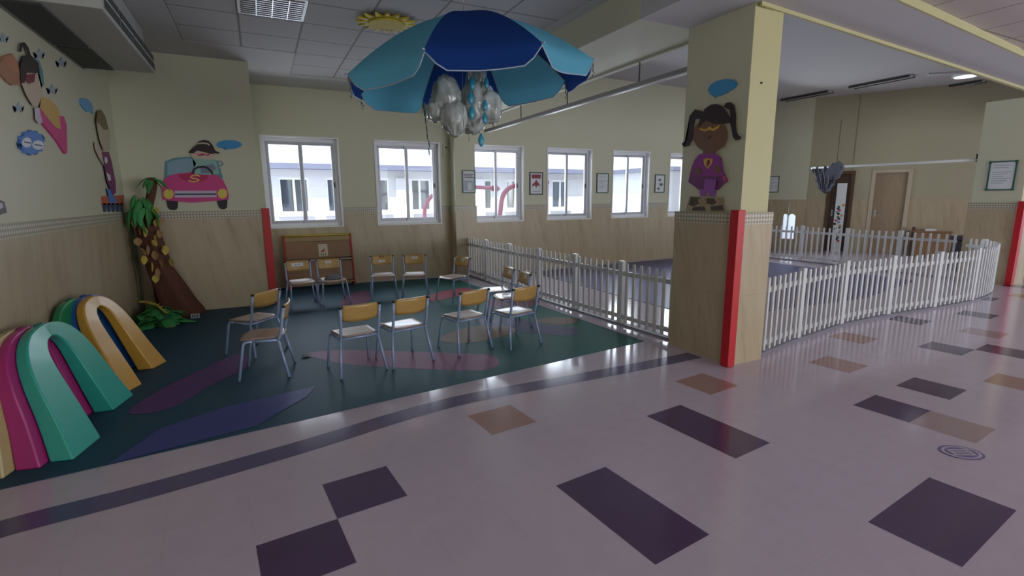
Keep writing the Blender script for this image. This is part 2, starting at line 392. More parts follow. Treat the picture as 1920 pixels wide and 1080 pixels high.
# end wall of the hallway behind the play pool
E0 = Vector((13.47, 8.76, 0)); ED = Vector((1.58, -2.88, 0)).normalized(); EN = Vector((ED.y, -ED.x, 0))   # EN points into the room
if EN.x > 0: EN = -EN
def ew(s, z, off=0.0): p = E0+ED*s+EN*off; return (p.x, p.y, z)
def ebox(bm, s0, s1, z0, z1, o0, o1, mi=0):
    prism(bm, [ew(s0, z0, o0), ew(s1, z0, o0), ew(s1, z0, o1), ew(s0, z0, o1)], (0, 0, z1-z0), mi)
bm = B()
def ewall(s0, s1, o, hs, pm=0):
    ss = sorted({s0, s1, *[h[i] for h in hs for i in (0, 1)]}); zs = sorted({0, 1.4, 4.1, *[h[i] for h in hs for i in (2, 3)]})
    for a, b in zip(ss, ss[1:]):
        for c, d_ in zip(zs, zs[1:]):
            if any(h[0] < (a+b)/2 < h[1] and h[2] < (c+d_)/2 < h[3] for h in hs): continue
            ebox(bm, a, b, c, d_, o-0.2, o, 1 if d_ <= 1.4001 else pm)
ewall(-2.1, 0.0, 0.0, [(-0.52, -0.42, 0.30, 1.0), (-0.39, -0.22, 0.30, 1.0)])
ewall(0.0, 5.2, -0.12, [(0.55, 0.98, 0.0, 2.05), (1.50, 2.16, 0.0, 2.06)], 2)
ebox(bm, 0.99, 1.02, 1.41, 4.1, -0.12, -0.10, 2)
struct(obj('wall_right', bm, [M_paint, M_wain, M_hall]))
# walls and openings outside the photograph, behind the camera
bm = B(); holes_wall(bm, 'x', -1.75, 20, 0, 3.4, -7.2, -7.0, [(4.0, 12.5, 0.2, 2.9)]); struct(obj('wall_front', bm, M_paint))
bm = B(); holes_wall(bm, 'y', -7, 3.0, 0, 3.4, 17.0, 17.2, [(-4.0, 1.6, 0.2, 2.9)]); struct(obj('wall_side', bm, M_paint))

# windows of the back wall: reveal, frame, two sliding sashes
def window(i, x0, x1, latch=True):
    r = sthing('window_%d' % i, ((x0+x1)/2, WY, WZ0)); hw = (x1-x0)/2; H_ = WZ1-WZ0
    bm = B(); t_ = 0.022
    for a in (-hw, hw-t_): box(bm, a, a+t_, -0.016, 0.2, t_, H_-t_)
    box(bm, -hw, hw, -0.016, 0.2, H_-t_, H_); box(bm, -hw, hw, -0.016, 0.2, 0, t_)
    obj('reveal', bm, M_white, r)
    bm = B(); a, b, c, d = -hw+t_, hw-t_, t_, H_-t_
    for p in ((a, a+0.05, c+0.055, d-0.06), (b-0.05, b, c+0.055, d-0.06), (a, b, c, c+0.055), (a, b, d-0.06, d)): box(bm, p[0], p[1], 0.10, 0.19, p[2], p[3])
    obj('frame', bm, M_alu_w, r, bevel=0.004)
    for sx, y in ((-1, 0.15), (1, 0.115)):
        lo, hi = (a+0.045, 0.035) if sx < 0 else (-0.035, b-0.045)
        bm = B(); w_ = 0.055
        box(bm, lo, lo+w_, y, y+0.03, c+0.05+w_, d-0.055-w_); box(bm, hi-w_, hi, y, y+0.03, c+0.05+w_, d-0.055-w_)
        box(bm, lo, hi, y, y+0.03, c+0.05, c+0.05+w_); box(bm, lo, hi, y, y+0.03, d-0.055-w_, d-0.055)
        s = obj('sash', bm, M_alu, r, bevel=0.003)
        obj('pane', boxbm(lo+w_-0.005, hi-w_+0.005, y+0.012, y+0.017, c+0.05+w_-0.005, d-0.055-w_+0.005), M_glass, s)
        if sx > 0: obj('latch', boxbm(hi-0.04, hi-0.02, y-0.012, y, H_*0.45, H_*0.45+0.09), M_black, s, bevel=0.003)
    return r
for i, (a, b) in enumerate(WIN): window(i+1, a, b)
# small arched panes low in the hallway end wall
r = sthing('window_8', ew(-0.37, 0.30, 0.0))
def eloc(s, z, off): p = Vector(ew(s, z, off))-Vector(ew(-0.37, 0.30, 0)); return p
for s0, s1 in ((-0.52, -0.42), (-0.39, -0.22)):
    m = (s0+s1)/2; rr = (s1-s0)/2
    arc = [(m+rr*math.cos(a_*PI/10), 1.0-rr+rr*math.sin(a_*PI/10)) for a_ in range(11)]
    bm = B()
    prism(bm, [eloc(s1, 1.0, -0.01)]+[eloc(s, z, -0.01) for s, z in arc[:6]]+[eloc(m, 1.0, -0.01)], EN*0.02)
    prism(bm, [eloc(m, 1.0, -0.01)]+[eloc(s, z, -0.01) for s, z in arc[5:]]+[eloc(s0, 1.0, -0.01)], EN*0.02)
    f_ = obj('arch_head', bm, M_wain, r)
    bm = B(); prism(bm, [eloc(s0, 0.3, -0.1), eloc(s1, 0.3, -0.1), eloc(s1, 1.0, -0.1), eloc(s0, 1.0, -0.1)], EN*0.006)
    obj('pane', bm, M_glass, r)
bm = B(); prism(bm, [eloc(-0.41, 0.3, 0), eloc(-0.40, 0.3, 0), eloc(-0.40, 1.34, 0), eloc(-0.41, 1.34, 0)], EN*0.03); obj('mullion', bm, M_white, r)

# doors in the end wall
def door(i, s0, s1, zt, leafm, framem, open_=False):
    r = sthing('door_%d' % i, ew((s0+s1)/2, 0, -0.12)); o0 = Vector(r.location)
    def eb(bm, a, b, z0, z1, p, q):
        prism(bm, [Vector(ew(a, z0, p))-o0, Vector(ew(b, z0, p))-o0, Vector(ew(b, z0, q))-o0, Vector(ew(a, z0, q))-o0], (0, 0, z1-z0))
    bm = B(); fwid = 0.085
    eb(bm, s0-fwid, s0, 0, zt+fwid, -0.3, -0.09); eb(bm, s1, s1+fwid, 0, zt+fwid, -0.3, -0.09); eb(bm, s0, s1, zt, zt+fwid, -0.3, -0.09)
    obj('door_frame', bm, framem, r, bevel=0.006)
    bm = B(); eb(bm, s0, s1, 0.001, zt, -0.22, -0.18); lf = obj('door_leaf', bm, leafm, r, bevel=0.003)
    bm = B(); p = [Vector(ew(s0+0.07, 1.05, k))-o0 for k in (-0.18, -0.12)]+[Vector(ew(s0+0.20, 1.05, -0.12))-o0]
    tube(bm, arcpts(p, 0.02), 0.009); eb(bm, s0+0.05, s0+0.09, 0.95, 1.12, -0.18, -0.172)
    obj('door_handle', bm, M_chrome, lf)
    return r
door(1, 1.50, 2.16, 2.06, M_door, M_doorframe)
door(2, 0.55, 0.98, 2.05, M_darkwood, M_darkwood)

# outside: yard, the block across it
bm = B(); poly(bm, [(-30, 9.6, -0.12), (50, 9.6, -0.12), (50, 60, -0.12), (-30, 60, -0.12)])
struct(obj('ground', bm, mat('pale_grey_paving', (0.42, 0.43, 0.47), 0.8)))
M_fac = mat('white_facade', (0.66, 0.65, 0.66), 0.7); M_facg = mat('blue_grey_facade_band', (0.17, 0.18, 0.25), 0.7)
t = NT(M_fac); x, y, z = t.pos()
g_ = t.math('LESS_THAN', t.math('MINIMUM', t.math('PINGPONG', x, 0.6), t.math('PINGPONG', z, 0.16)), 0.008)
t.base(t.mix(t.math('MULTIPLY', g_, 0.25), (0.66, 0.65, 0.66), (0.4, 0.4, 0.45)))
fac = thing('building', 'white tiled block with a grey ledge seen across the yard through the windows', 'building', (4, 17, -0.12))
fw_ = [(-3.6,-2.6),(-1.5,-0.45),(0.58,1.45),(1.95,2.55),(3.1,3.95),(4.6,5.4),(6.9,7.75),(8.3,9.1),(10.3,11.1)]
bm = B(); holes_wall(bm, 'x', -9, 8, 0.95, 5.1, 0, 0.3, [(a-4, b-4, 1.2, 2.29) for a, b in fw_]); obj('wall', bm, M_fac, fac)
obj('upper_storey', boxbm(-9, 8, -0.25, 0.3, 2.70, 5.1), mat('pale_upper_wall', (0.62, 0.61, 0.64), 0.7), fac)
obj('ledge', boxbm(-9.1, 8.1, -0.42, 0.3, 2.54, 2.70), M_facg, fac)
obj('base_course', boxbm(-9, 8, -0.06, 0.3, 0, 0.95), M_facg, fac)
for a in (-4.0, 0.0, 1.5, 4.2): obj('pier', boxbm(a-1.35, a-0.8, -0.12, 0, 0.72, 2.3), M_fac, fac)
for a, b in fw_:
    bm = B(); a -= 4; b -= 4; w_ = 0.06
    for q in ((a, a+w_, 1.26, 2.23), (b-w_, b, 1.26, 2.23), (a, b, 1.2, 1.26), (a, b, 2.23, 2.29), ((a+b)/2-0.035, (a+b)/2+0.035, 1.26, 2.23)): box(bm, q[0], q[1], 0.03, 0.1, q[2], q[3])
    box(bm, a-0.08, b+0.08, -0.1, 0.02, 1.11, 1.2)
    f_ = obj('window', bm, M_alu_w, fac); obj('pane', boxbm(a+0.02, b-0.02, 0.08, 0.09, 1.22, 2.27), mat('dark_reflecting_glass', (0.05, 0.06, 0.08), 0.05, 0, 0.9), f_)
wing = thing('building', 'added bright white wing standing at right angles to the white tiled block outside', 'building', (13.2, 15.5, -0.12))  # wing made up to fill the right-hand windows with bright white
obj('wall', boxbm(0, 9, -1.5, 9, 0, 4.6), mat('bright_white_render', (0.8, 0.8, 0.8), 0.8), wing); obj('ledge', boxbm(-0.2, 9, -1.7, 9, 2.55, 2.7), M_facg, wing)
tf = thing('climbing_frame', 'dark red tubular climbing frame outside in the yard', 'climbing frame', (6.4, 13.6, -0.12))
M_tr = mat('dark_red_tube', (0.28, 0.06, 0.11), 0.35)
obj('arch_tube', tubebm(arcpts([(-2.3,0,0),(-2.3,0,1.75),(-0.9,0,1.95)], 0.7, 10), 0.055), M_tr, tf, True)
obj('cross_tube', tubebm([(-0.9,0,1.95),(0.1,0.2,1.9)], 0.055), M_tr, tf, True)
obj('arch_tube', tubebm(arcpts([(0.0,0,0.9),(0.15,0,1.95),(1.7,0,2.1)], 0.6, 10), 0.07), M_tr, tf, True)
obj('post', tubebm([(0.0,0,0),(0.0,0,0.95)], 0.06), M_tr, tf, True); obj('post', tubebm([(1.65,0,0),(1.65,0,2.1)], 0.06), M_tr, tf, True)
obj('joint_collar', tubebm([(-0.15,0.15,1.91),(0.05,0.19,1.90)], 0.085), M_tr, tf, True)

# ------------------------------------------------------------------ play mat and pool mats
bm = B()
def flat(bm, pts, z, mi): prism(bm, [(x, y, z) for x, y in pts], (0, 0, 0.0006), mi)
outline = [(-1.50,3.345),(3.51,3.90),(3.42,6.10),(3.24,7.95),(3.20,9.04),(0.06,9.33),(0.06,7.92),(-1.50,7.92)]
prism(bm, [(x, y, 0.0006) for x, y in outline], (0, 0, 0.003), 0)
def smooth(pts, n=4):
    out = []; m = len(pts)
    for i in range(m):
        p0, p1, p2, p3 = pts[i-1], pts[i], pts[(i+1) % m], pts[(i+2) % m]
        for k in range(n):
            q = k/n; out.append(tuple(0.5*((2*p1[j])+(-p0[j]+p2[j])*q+(2*p0[j]-5*p1[j]+4*p2[j]-p3[j])*q*q+(-p0[j]+3*p1[j]-3*p2[j]+p3[j])*q**3) for j in (0, 1)))
    return out
flat(bm, smooth([(0.293, 5.116), (0.616, 5.082), (0.994, 4.86), (1.759, 4.335), (1.886, 4.174), (1.856, 3.977), (1.72, 3.868), (1.533, 3.912), (0.966, 4.3), (0.555, 4.651)]), 0.0036, 1)
flat(bm, smooth([(2.329, 5.66), (2.714, 5.451), (3.044, 4.853), (3.155, 4.682), (3.101, 4.526), (2.958, 4.44), (2.793, 4.529), (2.549, 4.797), (2.273, 5.185)]), 0.0039, 2)
flat(bm, smooth([(2.957, 5.225), (3.211, 5.262), (3.423, 5.083), (3.332, 4.9), (3.104, 4.878), (2.96, 5.072)]), 0.0042, 3)
flat(bm, smooth([(1.67, 5.07), (2.126, 5.32), (2.51, 5.085), (2.464, 4.843), (1.966, 4.702), (1.667, 4.817)]), 0.0045, 3)
flat(bm, smooth([(2.943, 6.695), (3.546, 6.364), (3.47, 6.101), (3.18, 5.936), (2.776, 6.118)]), 0.0048, 4)
flat(bm, smooth([(2.198, 7.338), (2.633, 7.687), (3.042, 7.769), (3.03, 7.385), (2.555, 7.118), (2.166, 6.944)]), 0.0051, 5)
flat(bm, smooth([(0.92, 7.456), (1.223, 8.175), (1.477, 8.273), (1.373, 7.513), (1.056, 7.136)]), 0.0054, 6)
flat(bm, smooth([(-0.967, 4.222), (-0.837, 4.639), (-0.594, 5.031), (-0.314, 5.44), (-0.196, 4.999), (-0.476, 4.578), (-0.7, 4.185)]), 0.0057, 7)
flat(bm, [(-0.907, 3.41), (-0.719, 3.82), (-0.358, 4.016), (0.285, 4.15), (0.2, 3.946), (-0.147, 3.565), (-0.667, 3.458)], 0.0060, 8)
pm = obj('play_mat', bm, [M_mat, V['magenta'], V['navy'], V['brown'], V['darkred'], V['red'], V['plum'], V['violet'], V['blue']])
tag(pm, 'teal vinyl play mat with coloured blob shapes under the circle of chairs', 'mat')
bm = B(); prism(bm, [(4.85,4.28,0.0006),(7.9,4.10,0.0006),(10.3,4.55,0.0006),(10.35,8.3,0.0006),(9.2,9.1,0.0006),(4.85,8.85,0.0006)], (0, 0, 0.006))
tag(obj('play_mat', bm, M_pool), 'slate purple vinyl mat inside the white fenced play area', 'mat')

# ------------------------------------------------------------------ chairs
def make_chair(label):
    t = thing('child_chair', label, 'chair', group='children\'s chairs in a circle')
    SH = 0.335
    # seat: dished plywood with rounded corners
    bm = B(); nx, ny = 10, 10; g = []
    for j in range(ny+1):
        row = []
        for i in range(nx+1):
            u = -1+2*i/nx; v = -1+2*j/ny
            k = 1-0.06*(max(0, abs(u)-0.6)/0.4)*(max(0, abs(v)-0.6)/0.4)*2.0
            x = u*0.172*k*(0.94+0.06*v); y = v*0.172*k
            z = SH+0.016-0.010*(1-u*u)*(1-v*v)-(0.014*max(0, v-0.55)**2/0.2)+0.006*max(0, -v-0.5)
            row.append(bm.verts.new((x, y, z)))
        g.append(row)
    for j in range(ny):
        for i in range(nx): bm.faces.new((g[j][i], g[j][i+1], g[j+1][i+1], g[j+1][i]))
    s = obj('seat', bm, M_seat, t, True); so = s.modifiers.new('solid', 'SOLIDIFY'); so.thickness = 0.011; so.offset = -1
    # backrest: board bowed away from the sitter
    bm = B(); n = 12; g = []
    for j in range(7):
        v = j/6; row = []
        for i in range(n+1):
            u = -1+2*i/n; hw = 0.158-(0.012*abs(2*v-1)**4)
            row.append(bm.verts.new((u*hw, -0.172-0.028*(1-u*u)-0.028*v, 0.485+0.135*v+(0.004*(1-u*u) if j == 6 else 0)-(0.012*(1-abs(u)**3) if j == 0 else 0))))
        g.append(row)
    for j in range(6):
        for i in range(n): bm.faces.new((g[j][i], g[j][i+1], g[j+1][i+1], g[j+1][i]))
    bk = obj('backrest', bm, M_back, t, True); so = bk.modifiers.new('solid', 'SOLIDIFY'); so.thickness = 0.010; so.offset = 0
    R = 0.0115
    for sx in (-1, 1):
        obj('leg', tubebm(arcpts([(sx*0.165, 0.06, SH-0.012), (sx*0.165, 0.13, SH-0.012), (sx*0.192, 0.185, 0.0)], 0.045), R), M_frame, t, True)
        obj('leg', tubebm([(sx*0.165, -0.135, SH-0.014), (sx*0.205, -0.205, 0.0)], R), M_frame, t, True)
        obj('side_rail', tubebm([(sx*0.165, 0.065, SH-0.012), (sx*0.165, -0.15, SH-0.014)], R), M_frame, t, True)
        p = obj('back_post', tubebm(arcpts([(sx*0.165, -0.135, SH-0.014), (sx*0.166, -0.165, SH+0.05), (sx*0.168, -0.176, 0.47), (sx*0.170, -0.203, 0.605)], 0.05), R*1.1), M_frame, t, True)
        obj('end_cap', tubebm([(sx*0.170, -0.202, 0.600), (sx*0.170, -0.2055, 0.617)], R*1.25), M_cap, p, True)
        for q in ((sx*0.192, 0.185), (sx*0.205, -0.205)):
            pass
    obj('cross_rail', tubebm([(-0.165, -0.135, SH-0.016), (0.165, -0.135, SH-0.016)], R*0.95), M_frame, t, True)
    return t
def dup(root):
    r = root.copy(); C.objects.link(r)
    for ch in list(root.children):
        c = ch.copy(); C.objects.link(c); c.parent = r; c.matrix_parent_inverse = ch.matrix_parent_inverse
        for gch in list(ch.children):
            d = gch.copy(); C.objects.link(d); d.parent = c
    return r
def sticker(ch, w_, h_, zc, body=None, mascot=False):
    """paper name sticker on the front of the backrest"""
    bm = B(); n = 6; vs = []
    for j in (0, 1):
        row = []
        for i in range(n+1):
            x = -w_/2+w_*i/n; u = x/0.158; z = zc-h_/2+h_*j; v = (z-0.485)/0.135
            row.append(bm.verts.new((x, -0.172-0.028*(1-u*u)-0.028*v+0.0062, z)))
        vs.append(row)
    for i in range(n): bm.faces.new((vs[0][i], vs[0][i+1], vs[1][i+1], vs[1][i]))
    s = obj('name_sticker', bm, M_paper, ch)
    v = (zc-0.485)/0.135; y = -0.172-0.028-0.028*v+0.0085
    if body: text('lettering', body, h_*0.75, M_ink, s, Matrix.Translation((0, y+0.0008, zc-0.003)) @ Matrix.Rotation(PI, 4, 'Z') @ Matrix.Rotation(PI/2+0.2, 4, 'X'))
    else:
        bm = B()
        for k in range(5):
            x0 = -w_*0.3+k*w_*0.12; prism(bm, [(x0, y, zc-h_*0.18), (x0+w_*0.08, y, zc-h_*0.18), (x0+w_*0.08, y-0.0008, zc+h_*(0.1+0.1*(k % 2))), (x0, y-0.0008, zc+h_*(0.1+0.1*(k % 2)))], (0, 0.002, 0))
        obj('lettering', bm, M_greyink, s)
    return s
# (x, y of the seat centre, direction it faces, label)
CH = [
 ((-0.15, 5.47), (-0.70, 0.71), 'small wooden chair nearest the paper tree, seen from behind'),
 ((-0.06, 4.72), (-0.985, 0.17), 'small chair seen side-on beside the plastic arches, facing them'),
 ((0.655, 4.45), (-0.19, 0.98), 'small chair of the front pair, left one, standing on the tip of the magenta blob'),
 ((1.10, 4.50), (-0.22, 0.975), 'small chair of the front pair, right one, back towards the floor stripe'),
 ((1.745, 4.58), (-0.24, 0.97), 'small chair with near legs by the rounded end of the magenta blob'),
 ((2.27, 4.50), (-0.22, 0.975), 'small amber-backed chair nearest the column, at the right end of the front row'),
 ((0.45, 7.62), (0.12, -0.99), 'small chair with a large white name sticker, in front of the red-ended book rack'),
 ((0.87, 7.60), (0.10, -0.995), 'small chair with a grey folded cloth on its seat, in front of the book rack'),
 ((1.62, 7.66), (-0.16, -0.985), 'small chair with an orange animal sticker above its name sticker'),
 ((2.07, 7.50), (-0.30, -0.955), 'small chair with a blank faded sticker, right one of the pair under the second window'),
 ((2.50, 6.95), (-0.93, -0.36), 'small chair turned sideways near the far end of the fence, sticker on its back'),
 ((2.60, 5.68), (-1.0, 0.08), 'small shiny-backed chair by the fence, farther one of the side-on pair'),
 ((2.58, 5.22), (-0.995, 0.12), 'small shiny-backed chair by the fence, nearer one of the side-on pair'),
]
proto = None; CHAIRS = []
for (p, d, lab) in CH:
    if proto is None: proto = make_chair(lab); c = proto
    else: c = dup(proto); c['label'] = lab
    c.location = (p[0], p[1], 0.0068); c.rotation_euler = (0, 0, math.atan2(d[1], d[0])-PI/2)
    CHAIRS.append(c)
sticker(CHAIRS[6], 0.16, 0.048, 0.562, 'Aadel')
sticker(CHAIRS[7], 0.085, 0.035, 0.575)
s = sticker(CHAIRS[8], 0.095, 0.038, 0.535)
bm = B()
for px, pz, rr, mi in ((-0.022, 0.600, 0.013, 0), (0.022, 0.600, 0.013, 0), (0, 0.583, 0.026, 1)):
    prism(bm, [(px+rr*math.cos(k*PI/6), -0.2185, pz+rr*0.8*math.sin(k*PI/6)) for k in range(12)], (0, 0.003+0.002*mi, 0), mi)
for v_ in bm.verts: v_.co.y += 0.005
obj('animal_sticker', bm, [M_cap, mat('orange_sticker', (0.75, 0.26, 0.03), 0.5)], CHAIRS[8])
sticker(CHAIRS[9], 0.10, 0.036, 0.575)
sticker(CHAIRS[10], 0.06, 0.045, 0.575); sticker(CHAIRS[11], 0.08, 0.05, 0.56); sticker(CHAIRS[12], 0.07, 0.04, 0.565)
# folded cloth on a seat
bm = B()
for k in range(4):
    o = 0.008*k; pts = [(0.12*math.cos(a_*PI/8)*(1-0.08*k)+0.012*math.sin(3*a_), 0.075*math.sin(a_*PI/8)*(1-0.06*k)+0.01*math.cos(2*a_+k), 0.012*k) for a_ in range(16)]
    prism(bm, pts, (0, 0, 0.010))
tube(bm, [(0.06*math.cos(a_*PI/8)+0.01, 0.045*math.sin(a_*PI/8), 0.05) for a_ in range(16)], 0.009, 8, closed=True)
fc = obj('folded_cloth', bm, mat('grey_cloth', (0.25, 0.26, 0.29), 0.8), bevel=0.003)
fc.location = (0.88, 7.60, 0.357); tag(fc, 'grey folded cloth lying on a chair seat by the book rack', 'cloth')
# crumpled scrap on the mat
bm = B(); sphere(bm, (0, 0, 0.012), 0.05, 0.022, 0.012, 9, 6)
for v_ in bm.verts: v_.co += Vector((random.uniform(-.008, .008), random.uniform(-.006, .006), random.uniform(-.003, .006)))
sc = obj('paper_scrap', bm, mat('grey_scrap', (0.22, 0.25, 0.27), 0.7)); sc.location = (0.28, 5.02, 0.006); tag(sc, 'crumpled grey scrap lying on the bare mat left of the front pair of chairs', 'scrap')

# ------------------------------------------------------------------ book rack
t = thing('book_rack', 'low wooden book display rack with red ends and a yellow top bar', 'book rack', (0.865, 9.17, 0.004))
M_rr = mat('red_rack_end', (0.36, 0.03, 0.02), 0.45); M_yb = mat('yellow_bar', (0.55, 0.42, 0.05), 0.4)
for sx in (-1, 1):
    bm = B(); prism(bm, [(sx*0.525, -0.16, 0), (sx*0.525, 0.12, 0), (sx*0.525, 0.12, 0.90), (sx*0.525, 0.06, 0.90)], (sx*0.032, 0, 0)); obj('end_panel', bm, M_rr, t, bevel=0.004)
obj('top_bar', tubebm([(-0.525, 0.075, 0.885), (0.525, 0.075, 0.885)], 0.018), M_yb, t, True)
def tilt(z, dy=0): return -0.13+0.205*(z/0.9)+dy
for z0, z1 in ((0.50, 0.78), (0.10, 0.44)):
    bm = B(); prism(bm, [(-0.525, tilt(z0), z0), (0.525, tilt(z0), z0), (0.525, tilt(z1), z1), (-0.525, tilt(z1), z1)], (0, 0.012, 0)); obj('display_panel', bm, M_rackwood, t)
obj('back_panel', boxbm(-0.525, 0.525, 0.10, 0.115, 0.05, 0.88), M_rackwood, t)
obj('top_panel', boxbm(-0.525, 0.525, 0.045, 0.057, 0.79, 0.865), mat('tan_rack_strip', (0.36, 0.24, 0.10), 0.45), t)
for z in (0.46, 0.07): obj('shelf_rail', boxbm(-0.525, 0.525, tilt(z)-0.035, tilt(z), z, z+0.016), M_plastic_w if z > 0.3 else M_back, t)
t = thing('picture_card', 'small cream picture card with a red drawing on the book rack', 'card', (0.93, 9.17+tilt(0.52)-0.004, 0.53))
bm = B(); prism(bm, [(-0.075, 0, 0), (0.075, 0, 0), (0.075, 0.047, 0.205), (-0.075, 0.047, 0.205)], (0, -0.002, 0)); obj('card', bm, mat('cream_card', (0.6, 0.56, 0.4), 0.6), t)
def cp(x, z): return (x, 0.047*z/0.205-0.0022, z)
bm = B(); prism(bm, [cp(*q) for q in ((-0.035, 0.06), (-0.01, 0.075), (0.005, 0.065), (0.03, 0.10), (0.02, 0.14), (0.0, 0.11), (-0.02, 0.095), (-0.03, 0.115))], (0, -0.001, 0)); obj('drawing', bm, mat('red_drawing', (0.5, 0.05, 0.03), 0.6), t)
bm = B()
for q in ((-0.05, 0.015), (-0.015, 0.012), (0.025, 0.018)): prism(bm, [cp(q[0], q[1]), cp(q[0]+0.018, q[1]), cp(q[0]+0.02, q[1]+0.025), cp(q[0]+0.004, q[1]+0.028)], (0, -0.001, 0))
obj('drawing', bm, M_ink, t)

# ------------------------------------------------------------------ red corner guards
def guard(x0, x1, y0, y1, lab, z1=1.385, rz=0):
    bm = B(); box(bm, x0, x1, y0, y1, 0.004, z1)
    tag(obj('corner_guard', bm, M_red, bevel=0.004), lab, 'corner guard', 'red corner guards')
guard(0.025, 0.125, 7.905, 7.995, 'red padded corner guard on the wall corner beside the first window')
guard(3.588, 3.675, 2.905, 2.99, 'red padded corner guard down the near edge of the column with the girl cutout')
guard(11.06, 11.17, 3.545, 3.63, 'red padded corner guard at the right end of the curved fence, by the framed notice')

# ------------------------------------------------------------------ picket fences
def resample(path, n=8):
    out = []; m = len(path)
    for i in range(m-1):
        p0, p1, p2, p3 = path[max(i-1, 0)], path[i], path[i+1], path[min(i+2, m-1)]
        for k in range(n):
            q = k/n; out.append(Vector(tuple(0.5*((2*p1[j])+(-p0[j]+p2[j])*q+(2*p0[j]-5*p1[j]+4*p2[j]-p3[j])*q*q+(-p0[j]+3*p1[j]-3*p2[j]+p3[j])*q**3) for j in (0, 1))))
    out.append(Vector(path[-1])); return out
def fence(path, label, pitch, every, h, side, first=0):
    P = resample(path); L = [0]
    for a, b in zip(P, P[1:]): L.append(L[-1]+(b-a).length)
    def at(s):
        for i in range(len(P)-1):
            if s <= L[i+1] or i == len(P)-2:
                q = (s-L[i])/(L[i+1]-L[i]); p = P[i].lerp(P[i+1], q); d = (P[i+1]-P[i]).normalized(); return p, d
    o = Vector((*P[0], 0)); t = thing('picket_fence', label, 'fence', o, group='white picket fences')
    pick = None; post = None
    n = int(L[-1]/pitch)
    for i in range(n+1):
        p, d = at(min(i*pitch+0.02, L[-1]))
        ang = math.atan2(d.y, d.x); nrm = Vector((-d.y, d.x))*side
        if (i+first) % every == 0:
            if post is None:
                bm = B(); box(bm, -0.037, 0.037, -0.028, 0.028, 0.0, h+0.02); post = obj('post', bm, M_plastic_w, t, bevel=0.005); c = post
            else: c = post.copy(); C.objects.link(c); c.parent = t
            q = p
        else:
            if pick is None:
                bm = B(); pts = [(-0.017, -0.009, 0.035), (0.017, -0.009, 0.035), (0.017, -0.009, h-0.008), (0.01, -0.009, h), (-0.01, -0.009, h), (-0.017, -0.009, h-0.008)]
                prism(bm, pts, (0, 0.018, 0)); pick = obj('picket', bm, M_plastic_w, t); c = pick
            else: c = pick.copy(); C.objects.link(c); c.parent = t
            q = p+nrm*0.022
        c.location = (q.x-o.x, q.y-o.y, 0); c.rotation_euler = (0, 0, ang)
    for z0, z1 in ((0.075, 0.125), (h-0.15, h-0.10)):
        bm = B(); prev = None
        for i, p in enumerate(P):
            d = (P[min(i+1, len(P)-1)]-P[max(i-1, 0)]).normalized(); nn = Vector((-d.y, d.x))*0.012
            ring = [bm.verts.new((p.x-o.x+s_*nn.x, p.y-o.y+s_*nn.y, zz)) for s_, zz in ((-1, z0), (1, z0), (1, z1), (-1, z1))]
            if prev:
                for k in range(4): bm.faces.new((prev[k], prev[(k+1) % 4], ring[(k+1) % 4], ring[k]))
            else: bm.faces.new(ring)
            prev = ring
        bm.faces.new(prev[::-1]); obj('rail', bm, M_plastic_w, t)
    bm = B(); prev = None
    for i, p in enumerate(P):
        d = (P[min(i+1, len(P)-1)]-P[max(i-1, 0)]).normalized(); nn = Vector((-d.y, d.x))*0.04
        ring = [bm.verts.new((p.x-o.x+s_*nn.x, p.y-o.y+s_*nn.y, zz)) for s_, zz in ((-1, 0.001), (1, 0.001), (1, 0.022), (-1, 0.022))]
        if prev:
            for k in range(4): bm.faces.new((prev[k], prev[(k+1) % 4], ring[(k+1) % 4], ring[k]))
        else: bm.faces.new(ring)
        prev = ring
    bm.faces.new(prev[::-1]); obj('base_strip', bm, mat('grey_base_strip', (0.22, 0.21, 0.25), 0.5), t)
    return t
fence([(3.60, 9.02), (3.61, 8.1), (3.63, 7.1), (3.67, 6.3), (3.71, 5.4), (3.76, 4.5), (3.80, 3.76)], 'straight white picket fence between the play mat and the window wall', 0.113, 8, 0.745, -1, 1)
fence([(4.10, 3.03), (4.84, 3.18), (5.53, 3.28), (6.1, 3.345), (7.08, 3.345), (8.07, 3.285), (8.95, 3.27), (9.7, 3.36), (10.35, 3.55), (10.80, 3.84), (11.04, 4.20)], 'curved white picket fence sweeping from the column to the right along the tiles', 0.111, 9, 0.745, -1, 1)
fence([(11.08, 4.36), (11.10, 5.5), (11.14, 7.0), (11.10, 8.2), (11.08, 9.28)], 'farthest white picket fence, closing the back of the play area before the doors', 0.125, 8, 0.80, 1, 1)

